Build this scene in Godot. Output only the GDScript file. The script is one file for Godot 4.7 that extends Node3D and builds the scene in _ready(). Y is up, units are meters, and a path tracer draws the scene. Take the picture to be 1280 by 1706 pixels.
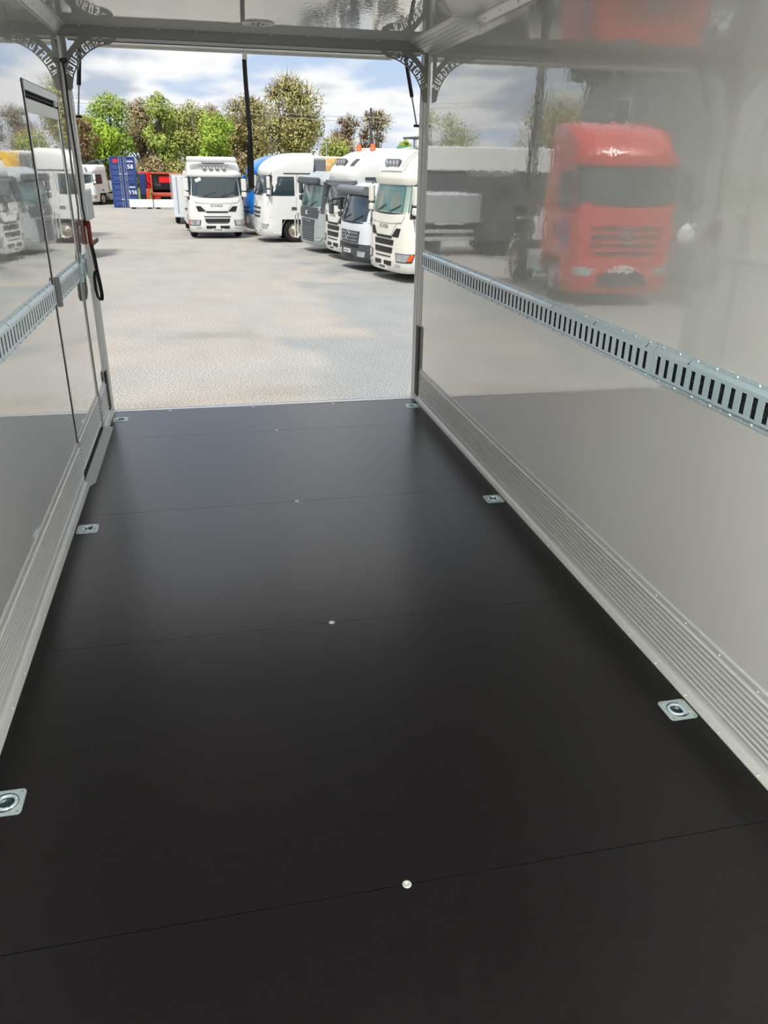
extends Node3D
# A view out of the open rear of an empty box truck into a lorry yard.
# Box frame: x right, y up from the cargo floor, z = 0 at the rear sill, the camera stands at z = 5.95.
const G0 := -1.07      # yard level under the rear sill
const GS := 0.012      # the yard falls away gently
const XW := 1.213      # inner face of the side walls
const HC := 2.51       # ceiling
const ZF := 6.8        # inner face of the front wall
var M := {}
var rng := RandomNumberGenerator.new()
var used := {}

func _ready():
	rng.seed = 7
	setup_view()
	make_materials()
	build_shell()
	build_yard()
	build_portal()
	build_fittings()
	build_trucks()
	build_background()
	build_trees()

func setup_view():
	var cam := Camera3D.new()
	cam.name = "camera"
	cam.fov = rad_to_deg(2.0 * atan(853.0 / 1286.63))
	cam.near = 0.05
	cam.far = 600.0
	add_child(cam)
	cam.position = Vector3(-0.4081, 1.7502, 5.9484)
	cam.basis = Basis(Vector3.UP, -0.2227) * Basis(Vector3.RIGHT, -0.4238) * Basis(Vector3.BACK, 0.0175)
	cam.current = true
	var we := WorldEnvironment.new()
	we.name = "environment"
	var env := Environment.new()
	env.background_mode = Environment.BG_SKY
	env.tonemap_mode = Environment.TONE_MAPPER_LINEAR
	env.tonemap_exposure = 1.0
	env.sdfgi_enabled = true
	env.ssao_enabled = true
	env.ssil_enabled = true
	var sky := Sky.new()
	var pm := PanoramaSkyMaterial.new()
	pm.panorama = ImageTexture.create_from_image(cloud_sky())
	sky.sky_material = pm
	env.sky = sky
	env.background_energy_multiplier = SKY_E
	we.environment = env
	add_child(we)
	var sun := DirectionalLight3D.new()
	sun.name = "sun"
	sun.light_energy = SUN_E
	sun.light_color = Color(1.0, 0.98, 0.95)
	sun.light_angular_distance = 9.0
	sun.shadow_enabled = true
	add_child(sun)
	sun.look_at_from_position(Vector3.ZERO, Vector3(0.30, -1.0, -0.62), Vector3.UP)
const SKY_E := 1.0
const SUN_E := 1.25
const FILL_LAMP_E := 5.4  # strength of the added, unseen ceiling fill lamps

# broken cumulus: noise on a cloud layer overhead, so that it closes up into bands towards the horizon
func cloud_sky() -> Image:
	var w := 3072
	var h := 1536
	var im := Image.create(w, h, false, Image.FORMAT_RGBF)
	var n1 := FastNoiseLite.new()
	n1.seed = 11
	n1.noise_type = FastNoiseLite.TYPE_SIMPLEX_SMOOTH
	n1.frequency = 0.55
	n1.fractal_octaves = 6
	n1.fractal_gain = 0.52
	var n2 := FastNoiseLite.new()
	n2.seed = 5
	n2.noise_type = FastNoiseLite.TYPE_SIMPLEX_SMOOTH
	n2.frequency = 0.30
	n2.fractal_octaves = 4
	im.fill(Color(0.40, 0.40, 0.38))
	for j in h / 2 + 2:
		var up = PI * (0.5 - (j + 0.5) / h)
		var cy = cos(up)
		var sy = maxf(sin(up), 0.0)
		var k = cy / (sy + 0.085)
		var clear = Color(0.36, 0.53, 0.80).lerp(Color(0.62, 0.74, 0.90), exp(-sy * 9.0))
		var haze = exp(-sy * 16.0)
		var cols = w if sy < 0.5 else w
		for i in cols:
			var a = TAU * (i + 0.5) / w
			var px = sin(a) * k
			var pz = -cos(a) * k
			var d = n1.get_noise_2d(px, pz * 0.62) + 0.34 * n2.get_noise_2d(px + 30.0, pz)
			var c = smoothstep(-0.38, 0.02, d)
			# the sunlit rim of a cloud is white, its thick middle grey blue
			var body = smoothstep(0.05, 0.42, d + 0.18 * n2.get_noise_2d(px * 1.7, pz * 1.7 + 9.0))
			var cc = Color(0.98, 0.98, 0.97).lerp(Color(0.42, 0.50, 0.61), body)
			var v = clear.lerp(cc, c)
			v = v.lerp(Color(0.86, 0.90, 0.94), haze * 0.55)
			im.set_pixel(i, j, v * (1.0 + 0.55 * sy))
	return im

# ------------------------------------------------------------------ small tools
func gy(z) -> float:
	return G0 + GS * z

func numbered(called: String) -> String:
	var n = used.get(called, 0)
	used[called] = n + 1
	return called if n == 0 else "%s_%03d" % [called, n]

func mat(c: Color, rough := 0.6, metal := 0.0, spec := 0.5) -> StandardMaterial3D:
	var m := StandardMaterial3D.new()
	m.albedo_color = c
	m.roughness = rough
	m.metallic = metal
	m.metallic_specular = spec
	return m

func noise_tex(size: int, freq: float, a: Color, b: Color, seed_ := 1, oct := 4, normal := false, bump := 6.0, tiled := true) -> NoiseTexture2D:
	var t := NoiseTexture2D.new()
	var n := FastNoiseLite.new()
	n.seed = seed_
	n.frequency = freq
	n.fractal_octaves = oct
	t.noise = n
	t.width = size
	t.height = size
	t.seamless = tiled
	if normal:
		t.as_normal_map = true
		t.bump_strength = bump
	else:
		var g := Gradient.new()
		g.colors = PackedColorArray([a, b])
		t.color_ramp = g
	return t

func world_map(m: StandardMaterial3D, scale: Vector3):
	m.uv1_triplanar = true
	m.uv1_world_triplanar = true
	m.uv1_scale = scale

func tag(o: Node, label: String, category: String, group := "", kind := ""):
	if label: o.set_meta("label", label)
	if category: o.set_meta("category", category)
	if group: o.set_meta("group", group)
	if kind: o.set_meta("kind", kind)
	return o

func thing(called: String, label: String, category: String, at := Vector3.ZERO, turn := 0.0, group := "") -> Node3D:
	var o := Node3D.new()
	o.name = numbered(called)
	add_child(o)
	o.position = at
	o.rotation.y = turn
	tag(o, label, category, group)
	return o

func struct(called: String, label: String, category := "", parent: Node = null) -> Node3D:
	var o := Node3D.new()
	o.name = called
	(parent if parent else self).add_child(o, true)
	tag(o, label, category, "", "structure")
	return o

func begin() -> SurfaceTool:
	var st := SurfaceTool.new()
	st.begin(Mesh.PRIMITIVE_TRIANGLES)
	st.set_smooth_group(-1)
	return st

func obj(called: String, st: SurfaceTool, m: Material, parent: Node = null) -> MeshInstance3D:
	st.generate_normals()
	var o := MeshInstance3D.new()
	o.mesh = st.commit()
	o.material_override = m
	o.name = called if parent else numbered(called)
	(parent if parent else self).add_child(o, true)
	return o

func mesh_obj(called: String, mesh: Mesh, m: Material, parent: Node, at := Transform3D()) -> MeshInstance3D:
	var o := MeshInstance3D.new()
	o.mesh = mesh
	o.material_override = m
	o.name = called
	o.transform = at
	parent.add_child(o, true)
	return o

func tri(st: SurfaceTool, a: Vector3, b: Vector3, c: Vector3, n: Vector3):
	if (c - a).cross(b - a).dot(n) < 0.0:
		var t = b
		b = c
		c = t
	st.add_vertex(a)
	st.add_vertex(b)
	st.add_vertex(c)

func quad(st: SurfaceTool, a: Vector3, b: Vector3, c: Vector3, d: Vector3, n: Vector3):
	tri(st, a, b, c, n)
	tri(st, a, c, d, n)

# box with chamfered edges; bs turns it about its centre
func box(st: SurfaceTool, c: Vector3, s: Vector3, ch := 0.0, bs := Basis()):
	var h = s * 0.5
	if ch <= 0.0:
		for ax in 3:
			for sg in [-1.0, 1.0]:
				var n = Vector3.ZERO
				n[ax] = sg
				var u = (ax + 1) % 3
				var v = (ax + 2) % 3
				var p = []
				for k in [[-1, -1], [1, -1], [1, 1], [-1, 1]]:
					var q = Vector3.ZERO
					q[ax] = sg * h[ax]
					q[u] = k[0] * h[u]
					q[v] = k[1] * h[v]
					p.append(c + bs * q)
				quad(st, p[0], p[1], p[2], p[3], bs * n)
		return
	ch = minf(ch, 0.49 * minf(s.x, minf(s.y, s.z)))
	var P = func(sx, sy, sz, ax):
		var q = Vector3(sx * h.x, sy * h.y, sz * h.z)
		var sg = [sx, sy, sz]
		for k in 3:
			if k != ax: q[k] -= sg[k] * ch
		return c + bs * q
	for ax in 3:
		var u = (ax + 1) % 3
		var v = (ax + 2) % 3
		for sg in [-1.0, 1.0]:
			var n = Vector3.ZERO
			n[ax] = sg
			var p = []
			for k in [[-1.0, -1.0], [1.0, -1.0], [1.0, 1.0], [-1.0, 1.0]]:
				var t = [0.0, 0.0, 0.0]
				t[ax] = sg
				t[u] = k[0]
				t[v] = k[1]
				p.append(P.call(t[0], t[1], t[2], ax))
			quad(st, p[0], p[1], p[2], p[3], bs * n)
		# edges along axis ax
		for k in [[-1.0, -1.0], [1.0, -1.0], [1.0, 1.0], [-1.0, 1.0]]:
			var n2 = Vector3.ZERO
			n2[u] = k[0]
			n2[v] = k[1]
			var e = []
			for f in [[-1.0, u], [-1.0, v], [1.0, v], [1.0, u]]:
				var t2 = [0.0, 0.0, 0.0]
				t2[ax] = f[0]
				t2[u] = k[0]
				t2[v] = k[1]
				e.append(P.call(t2[0], t2[1], t2[2], f[1]))
			quad(st, e[0], e[1], e[2], e[3], bs * n2)
	for sx in [-1.0, 1.0]:
		for sy in [-1.0, 1.0]:
			for sz in [-1.0, 1.0]:
				tri(st, P.call(sx, sy, sz, 0), P.call(sx, sy, sz, 1), P.call(sx, sy, sz, 2), bs * Vector3(sx, sy, sz))

func bx(called: String, c: Vector3, s: Vector3, m: Material, parent: Node = null, ch := 0.0, bs := Basis()) -> MeshInstance3D:
	var st = begin()
	box(st, c, s, ch, bs)
	return obj(called, st, m, parent)

# round bar along a list of points; radius a number or a list
func tube(st: SurfaceTool, pts: Array, r, n := 8, caps := true):
	var rings = []
	for i in pts.size():
		var d = (pts[min(i + 1, pts.size() - 1)] - pts[max(i - 1, 0)]).normalized()
		var ref = Vector3.RIGHT if absf(d.x) < 0.8 else Vector3.UP
		var u = d.cross(ref).normalized()
		var v = d.cross(u)
		var rr = r[i] if r is Array else r
		var ring = []
		for k in n:
			var a = TAU * k / n
			ring.append(pts[i] + (u * cos(a) + v * sin(a)) * rr)
		rings.append(ring)
	st.set_smooth_group(1)
	for i in pts.size() - 1:
		for k in n:
			var k2 = (k + 1) % n
			var mid = (rings[i][k] + rings[i][k2] + rings[i + 1][k]) / 3.0 - (pts[i] * 2.0 + pts[i + 1]) / 3.0
			quad(st, rings[i][k], rings[i][k2], rings[i + 1][k2], rings[i + 1][k], mid)
	st.set_smooth_group(-1)
	if caps:
		for e in [0, pts.size() - 1]:
			var out = pts[0] - pts[1] if e == 0 else pts[e] - pts[e - 1]
			for k in range(1, n - 1):
				tri(st, rings[e][0], rings[e][k], rings[e][k + 1], out)

# turned shape: pts are (radius, height) along an axis through c
func lathe(st: SurfaceTool, c: Vector3, axis: Vector3, pts: Array, n := 16, smooth := true):
	var u = axis.cross(Vector3.UP if absf(axis.y) < 0.9 else Vector3.RIGHT).normalized()
	var v = axis.cross(u).normalized()
	if smooth: st.set_smooth_group(2)
	for i in pts.size() - 1:
		var p = pts[i]
		var q = pts[i + 1]
		var slope = Vector2(q.y - p.y, -(q.x - p.x))
		for k in n:
			var a0 = TAU * k / n
			var a1 = TAU * (k + 1) / n
			var d0 = u * cos(a0) + v * sin(a0)
			var d1 = u * cos(a1) + v * sin(a1)
			var nn = (d0 + d1) * 0.5 * slope.x + axis * slope.y
			var A = c + d0 * p.x + axis * p.y
			var B = c + d1 * p.x + axis * p.y
			var C = c + d1 * q.x + axis * q.y
			var D = c + d0 * q.x + axis * q.y
			if p.x > 1e-5: tri(st, A, B, C, nn)
			if q.x > 1e-5: tri(st, A, C, D, nn)
	st.set_smooth_group(-1)

# prism: a closed outline of (u, v) points carried along an axis; o + u*U + v*V, from o to o + L
func prism(st: SurfaceTool, o: Vector3, U: Vector3, V: Vector3, L: Vector3, pts: Array, caps := true):
	var n = pts.size()
	var poly := PackedVector2Array(pts)
	var ccw = 1.0 if Geometry2D.is_polygon_clockwise(poly) == false else -1.0
	for i in n:
		var a = pts[i]
		var b = pts[(i + 1) % n]
		var e = b - a
		var nn = (U * e.y - V * e.x) * ccw
		var A = o + U * a.x + V * a.y
		var B = o + U * b.x + V * b.y
		quad(st, A, B, B + L, A + L, nn)
	if caps:
		var idx = Geometry2D.triangulate_polygon(poly)
		for k in range(0, idx.size(), 3):
			var p = []
			for q in 3: p.append(o + U * pts[idx[k + q]].x + V * pts[idx[k + q]].y)
			tri(st, p[0], p[1], p[2], -L)
			tri(st, p[0] + L, p[1] + L, p[2] + L, L)

# flat webbing along points, wide along side, thin
func ribbon(st: SurfaceTool, pts: Array, side: Vector3, wide: float, thin: float):
	for i in pts.size() - 1:
		var a = pts[i]
		var b = pts[i + 1]
		var d = (b - a).normalized()
		var n = d.cross(side).normalized() * thin * 0.5
		var s = side * wide * 0.5
		quad(st, a - s + n, a + s + n, b + s + n, b - s + n, n)
		quad(st, a - s - n, a + s - n, b + s - n, b - s - n, -n)
		quad(st, a + s + n, a + s - n, b + s - n, b + s + n, s)
		quad(st, a - s + n, a - s - n, b - s - n, b - s + n, -s)
	var e = pts.size() - 1
	for q in [[0, 1], [e, e - 1]]:
		var p = pts[q[0]]
		var o = p - pts[q[1]]
		var n3 = o.normalized().cross(side).normalized() * thin * 0.5
		var s3 = side * wide * 0.5
		quad(st, p - s3 - n3, p + s3 - n3, p + s3 + n3, p - s3 + n3, o)

func text(called: String, words: String, height: float, m: Material, parent: Node, at: Transform3D, depth := 0.01, font := "Droid Sans", weight := 700) -> MeshInstance3D:
	var f := SystemFont.new()
	f.font_names = PackedStringArray([font])
	f.font_weight = weight
	var t := TextMesh.new()
	t.text = words
	t.font = f
	t.font_size = 32
	t.pixel_size = height / 23.0
	t.depth = depth
	return mesh_obj(called, t, m, parent, at)

func dup(root: Node3D, at: Vector3, turn: float, label := "", group := "") -> Node3D:
	var r = root.duplicate()
	r.name = numbered(String(root.name).rstrip("0123456789").trim_suffix("_"))
	add_child(r)
	r.position = at
	r.rotation.y = turn
	if label: r.set_meta("label", label)
	if group: r.set_meta("group", group)
	return r
# ------------------------------------------------------------------ materials
func make_materials():
	# glossy laminate sheets of the walls and ceiling; the sheet is very slightly wavy
	var wavy := noise_tex(2048, 0.17, Color.BLACK, Color.WHITE, 3, 2, true, 8.0, false)
	var w := mat(Color(0.865, 0.865, 0.845), 0.012, 0.12, 1.0)
	w.clearcoat_enabled = true
	w.clearcoat = 1.0
	w.clearcoat_roughness = 0.0
	w.normal_enabled = true
	w.normal_texture = wavy
	w.normal_scale = 0.0032
	world_map(w, Vector3(0.07, 0.07, 0.07))
	w.uv1_offset = Vector3(0.5, 0.5, 0.5)
	M.wall = w
	var c := mat(Color(0.90, 0.90, 0.885), 0.02, 0.25, 1.0)
	c.normal_enabled = true
	c.normal_texture = wavy
	c.normal_scale = 0.004
	world_map(c, Vector3(0.07, 0.07, 0.07))
	c.uv1_offset = Vector3(0.5, 0.5, 0.5)
	M.ceiling = c
	# phenolic plywood floor: dark brown film with a fine mesh print
	var f := mat(Color(1, 1, 1), 0.25, 0.0, 0.40)
	f.clearcoat_enabled = true
	f.clearcoat = 0.4
	f.clearcoat_roughness = 0.30
	f.albedo_texture = noise_tex(1024, 0.02, Color(0.050, 0.040, 0.045), Color(0.085, 0.071, 0.078), 21, 5)
	f.normal_enabled = true
	f.normal_texture = noise_tex(1024, 0.16, Color.BLACK, Color.WHITE, 8, 2, true, 4.0)
	f.normal_scale = 0.05
	world_map(f, Vector3(0.8, 0.8, 2.2))
	M.floor = f
	M.alu = mat(Color(0.84, 0.845, 0.83), 0.32, 0.45, 0.6)
	M.alu_matt = mat(Color(0.81, 0.815, 0.80), 0.40, 0.30, 0.6)
	M.alu_bright = mat(Color(0.94, 0.94, 0.95), 0.28, 0.3, 0.6)
	M.steel_grey = mat(Color(0.56, 0.56, 0.555), 0.45, 0.15, 0.5)
	M.post = mat(Color(0.86, 0.86, 0.85), 0.32, 0.15, 0.5)
	M.zinc = mat(Color(0.82, 0.90, 0.93), 0.24, 0.35, 0.8)
	M.zinc_plate = mat(Color(0.76, 0.83, 0.83), 0.28, 0.35, 0.7)
	M.flap = mat(Color(0.90, 0.895, 0.86), 0.25, 0.0, 1.0)
	M.dish = mat(Color(0.30, 0.35, 0.355), 0.35, 0.7)
	M.gap = mat(Color(0.035, 0.035, 0.04), 0.8)
	var sl := mat(Color(0.16, 0.185, 0.195), 0.6, 0.3)
	sl.normal_enabled = true
	sl.normal_texture = noise_tex(256, 0.05, Color.BLACK, Color.WHITE, 4, 2, true, 14.0)
	sl.normal_scale = 1.0
	world_map(sl, Vector3(5, 7, 5))
	M.slot = sl
	M.rubber = mat(Color(0.03, 0.03, 0.032), 0.65)
	M.black = mat(Color(0.02, 0.02, 0.022), 0.4)
	M.rubber_grey = mat(Color(0.16, 0.165, 0.165), 0.6)
	M.tyre = mat(Color(0.07, 0.07, 0.072), 0.8)
	M.rim = mat(Color(0.70, 0.66, 0.60), 0.4, 0.6)
	M.chassis = mat(Color(0.05, 0.05, 0.052), 0.6)
	M.red = mat(Color(0.52, 0.13, 0.09), 0.35)
	M.white = paint(Color(0.86, 0.86, 0.845))
	M.white_cool = paint(Color(0.82, 0.845, 0.86))
	M.cream = paint(Color(0.88, 0.875, 0.83))
	M.grey_green = paint(Color(0.62, 0.655, 0.655))
	M.blue = paint(Color(0.0, 0.45, 0.80))
	M.navy = mat(Color(0.20, 0.29, 0.52), 0.5)
	M.navy_dark = mat(Color(0.11, 0.16, 0.36), 0.5)
	M.yellow = paint(Color(1.0, 0.79, 0.0))
	M.truck_red = paint(Color(0.80, 0.075, 0.05))
	M.orange = paint(Color(0.74, 0.28, 0.13))
	M.panel_red = mat(Color(0.86, 0.06, 0.08), 0.5)
	M.beacon = mat(Color(0.95, 0.36, 0.08), 0.3)
	M.plastic = mat(Color(0.26, 0.275, 0.29), 0.5)
	M.plastic_mid = mat(Color(0.42, 0.44, 0.46), 0.45)
	M.grille = mat(Color(0.10, 0.105, 0.105), 0.5)
	M.glass = mat(Color(0.17, 0.225, 0.235), 0.05, 0.0, 0.9)
	M.glass_green = mat(Color(0.30, 0.40, 0.39), 0.06, 0.0, 0.8)
	var gl := mat(Color(0.45, 0.66, 0.63, 0.34), 0.04, 0.0, 0.7)
	gl.transparency = BaseMaterial3D.TRANSPARENCY_ALPHA
	M.pane = gl
	M.interior = mat(Color(0.26, 0.33, 0.32), 0.8)
	M.seat = mat(Color(0.50, 0.36, 0.16), 0.8)
	M.lamp_glass = mat(Color(0.74, 0.76, 0.76), 0.1, 0.5, 0.8)
	M.amber = mat(Color(0.85, 0.33, 0.12), 0.2)
	M.chrome = mat(Color(0.85, 0.86, 0.88), 0.12, 1.0)
	M.badge = mat(Color(0.42, 0.43, 0.44), 0.3, 0.7)
	M.plate = mat(Color(0.88, 0.88, 0.86), 0.5)
	M.silver = mat(Color(0.70, 0.72, 0.72), 0.4, 0.4)
	M.letter = mat(Color(0.90, 0.91, 0.92), 0.5)
	M.print_red = mat(Color(0.85, 0.16, 0.15), 0.5)
	M.sticker = mat(Color(0.25, 0.33, 0.62), 0.4)
	var bw := mat(Color(1, 1, 1), 0.85)
	bw.albedo_texture = noise_tex(256, 0.02, Color(0.52, 0.545, 0.56), Color(0.60, 0.62, 0.63), 14, 4)
	world_map(bw, Vector3(0.1, 0.1, 0.1))
	M.render = bw
	M.roof_dark = mat(Color(0.20, 0.20, 0.20), 0.8)
	M.brick = mat(Color(0.55, 0.33, 0.26), 0.85)
	M.concrete_white = mat(Color(0.90, 0.90, 0.89), 0.7)
	M.pole = mat(Color(0.30, 0.30, 0.30), 0.6)
	M.pole_light = mat(Color(0.66, 0.67, 0.67), 0.5, 0.3)
	M.wire = mat(Color(0.62, 0.62, 0.58), 0.5)
	M.green_net = mat(Color(0.36, 0.60, 0.44), 0.7)
	# asphalt and gravel: fine grain over what the vertex colours say is laid where
	var g := mat(Color(1, 1, 1), 0.9, 0.0, 0.3)
	g.vertex_color_use_as_albedo = true
	g.albedo_texture = noise_tex(1024, 0.055, Color(0.50, 0.50, 0.50), Color(1.0, 1.0, 1.0), 31, 6)
	world_map(g, Vector3(0.55, 0.55, 0.55))
	M.ground = g
	M.grass = mat(Color(1, 1, 1), 0.95, 0.0, 0.2)
	M.grass.albedo_texture = noise_tex(512, 0.03, Color(0.33, 0.37, 0.17), Color(0.56, 0.60, 0.30), 17, 5)
	world_map(M.grass, Vector3(0.25, 0.25, 0.25))
	M.bark = mat(Color(0.33, 0.29, 0.23), 0.9)
	M.twig = mat(Color(0.46, 0.39, 0.29), 0.9)
	var lf := mat(Color(1, 1, 1), 0.7, 0.0, 0.3)
	lf.vertex_color_use_as_albedo = true
	lf.backlight_enabled = true
	lf.backlight = Color(0.75, 0.75, 0.75)
	M.leaf = lf

func paint(c: Color) -> StandardMaterial3D:
	var m := mat(c, 0.28, 0.0, 0.5)
	m.clearcoat_enabled = true
	m.clearcoat = 0.6
	m.clearcoat_roughness = 0.06
	return m

# ------------------------------------------------------------------ the truck body around the camera
func build_shell():
	# floor boards, butted with a dark joint; holes under the lashing rings
	var fl := struct("floor", "dark brown textured plywood cargo floor laid in wide boards", "floor")
	var zs = [0.0, 0.641, 1.931, 3.221, 4.533, 5.8, ZF + 0.05]
	for i in zs.size() - 1:
		var z0 = zs[i] + 0.0008
		var z1 = zs[i + 1] - 0.0008
		var rings = []
		for rz in [0.205, 2.10, 4.02]:
			if rz > z0 and rz < z1: rings.append(rz)
		var sizev = Vector3(2 * XW - 0.01, 0.026, z1 - z0)
		var at = Vector3(0, -0.013, (z0 + z1) / 2)
		if rings.is_empty():
			bx("floor_board", at, sizev, M.floor, fl, 0.0006)
			continue
		var b := CSGBox3D.new()
		b.name = "floor_board"
		b.size = sizev
		b.position = at
		b.material = M.floor
		fl.add_child(b, true)
		for rz in rings:
			for s in [-1, 1]:
				var c := CSGCylinder3D.new()
				c.name = "ring_hole"
				c.operation = CSGShape3D.OPERATION_SUBTRACTION
				c.radius = 0.0415
				c.height = 0.1
				c.sides = 24
				c.position = Vector3(s * 1.109, 0, rz) - at
				c.material = M.floor
				b.add_child(c, true)
	bx("under_board", Vector3(0, -0.05, ZF / 2), Vector3(2 * XW + 0.1, 0.04, ZF + 0.1), M.gap, fl)
	# countersunk screws
	for p in [[-0.004, 0.641], [-0.005, 1.931], [-0.006, 3.221], [-0.007, 4.533], [-0.76, 0.03], [0.50, 0.03], [-0.13, 0.03]]:
		var st = begin()
		lathe(st, Vector3(p[0], 0.0, p[1]), Vector3.UP, [Vector2(0.0125, -0.002), Vector2(0.0125, 0.0008), Vector2(0.0105, 0.0016), Vector2(0.006, 0.0016), Vector2(0.0048, 0.0002), Vector2(0.0, 0.0008)], 14)
		obj("floor_screw", st, M.alu, fl)
	# rear sill
	var sill = struct("trim_1", "bright aluminium threshold strip along the rear edge of the floor", "trim")
	var st2 = begin()
	prism(st2, Vector3(-XW, 0, 0), Vector3.BACK, Vector3.UP, Vector3(2 * XW, 0, 0), [Vector2(0.0, 0.003), Vector2(-0.045, 0.003), Vector2(-0.05, -0.002), Vector2(-0.05, -0.11), Vector2(-0.045, -0.11), Vector2(-0.04, -0.02), Vector2(0.0, -0.02)])
	obj("sill_strip", st2, M.alu_bright, sill)
	bx("sill_seal", Vector3(0, -0.05, -0.056), Vector3(2 * XW, 0.10, 0.012), M.rubber, sill)
	# walls with thickness; the left one leaves the side door out
	var th = 0.07
	var wr = struct("wall_right", "glossy pale grey laminate right wall with a slotted rail", "wall")
	bx("wall_sheet", Vector3(XW + th / 2, HC / 2 - 0.03, ZF / 2), Vector3(th, HC + 0.16, ZF), M.wall, wr)
	var wl = struct("wall_left", "glossy pale grey laminate left wall around the side door", "wall")
	var xl = -XW - th / 2
	bx("wall_sheet", Vector3(xl, HC / 2 - 0.03, (1.44 + ZF) / 2), Vector3(th, HC + 0.16, ZF - 1.44), M.wall, wl)
	bx("wall_sheet", Vector3(xl, HC / 2 - 0.03, 0.19), Vector3(th, HC + 0.16, 0.38), M.wall, wl)
	bx("wall_sheet", Vector3(xl, (2.10 + HC + 0.05) / 2, 0.91), Vector3(th, HC + 0.05 - 2.10, 1.06), M.wall, wl)
	bx("wall_sheet", Vector3(xl, -0.055, 0.91), Vector3(th, 0.11, 1.06), M.wall, wl)
	var wf = struct("wall_front", "pale grey front bulkhead behind the camera", "wall")
	bx("wall_sheet", Vector3(0, HC / 2, ZF + th / 2), Vector3(2 * XW + 2 * th, HC + 0.2, th), M.wall, wf)
	var ce = struct("ceiling", "glossy pale grey ceiling sheet reflecting the yard", "ceiling")
	bx("ceiling_sheet", Vector3(0, HC + 0.03, ZF / 2), Vector3(2 * XW + 2 * th, 0.06, ZF), M.ceiling, ce)
	# corner cornices between wall and ceiling
	for s in [-1.0, 1.0]:
		var z0 = 1.035 if s > 0 else 0.02
		var co = struct("trim_2" if s < 0 else "trim_3", "narrow aluminium cornice angle in the %s ceiling corner" % ("left" if s < 0 else "right"), "trim")
		var st = begin()
		var wdt = 0.05 if s < 0 else 0.036
		prism(st, Vector3(s * XW, HC, z0), Vector3(-s, 0, 0), Vector3.DOWN, Vector3(0, 0, ZF - z0), [Vector2(0, 0), Vector2(wdt + 0.012, 0), Vector2(wdt + 0.012, 0.003), Vector2(wdt, 0.006), Vector2(0.006, wdt), Vector2(0.003, wdt + 0.012), Vector2(0, wdt + 0.012)])
		obj("cornice_angle", st, M.alu, co)
		var rv = begin()
		for k in 22:
			lathe(rv, Vector3(s * (XW - 0.022), HC - wdt + 0.016, z0 + 0.15 + k * 0.25), Vector3(-s, -1, 0).normalized(), [Vector2(0.005, 0), Vector2(0.004, 0.003), Vector2(0, 0.004)], 8)
		tag(obj("rivets", rv, M.alu_matt, co), "", "", "", "stuff")
	# ribbed kick rails
	kick_rail("baseboard_right", 1.0, 0.0, ZF, "ribbed aluminium kick rail along the foot of the right wall")
	var bl = kick_rail("baseboard_left", -1.0, 1.45, ZF, "ribbed aluminium kick rail along the foot of the left wall")
	kick_rail("", -1.0, 0.0, 0.375, "", bl)

func kick_profile() -> Array:
	var p = [Vector2(0, 0.0), Vector2(0.043, 0.0), Vector2(0.043, 0.003), Vector2(0.026, 0.0045), Vector2(0.0245, 0.0065), Vector2(0.018, 0.008), Vector2(0.012, 0.014), Vector2(0.0095, 0.022), Vector2(0.009, 0.042), Vector2(0.0135, 0.045), Vector2(0.0135, 0.049)]
	for k in 8:
		var y = 0.052 + k * 0.0215
		p.append_array([Vector2(0.0045, y + 0.001), Vector2(0.0045, y + 0.0150), Vector2(0.014, y + 0.0162), Vector2(0.014, y + 0.0198)])
	p.append_array([Vector2(0.006, 0.226), Vector2(0.006, 0.246), Vector2(0.004, 0.252), Vector2(0, 0.252)])
	return p

func kick_rail(called: String, s: float, z0: float, z1: float, label: String, parent: Node3D = null) -> Node3D:
	var b = parent if parent else struct(called, label, "baseboard")
	var st = begin()
	prism(st, Vector3(s * XW, 0, z0), Vector3(-s, 0, 0), Vector3.UP, Vector3(0, 0, z1 - z0), kick_profile())
	obj("kick_plate", st, M.alu_matt, b)
	var rv = begin()
	var z = z0 + 0.06
	while z < z1 - 0.03:
		lathe(rv, Vector3(s * (XW - 0.034), 0.004, z), Vector3.UP, [Vector2(0.0055, -0.001), Vector2(0.0045, 0.0025), Vector2(0, 0.0035)], 8)
		lathe(rv, Vector3(s * (XW - 0.006), 0.236, z + 0.09), Vector3(-s, 0, 0), [Vector2(0.0055, -0.001), Vector2(0.0045, 0.0025), Vector2(0, 0.0035)], 8)
		z += 0.205
	tag(obj("rivets", rv, M.alu, b), "", "", "", "stuff")
	return b

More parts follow.
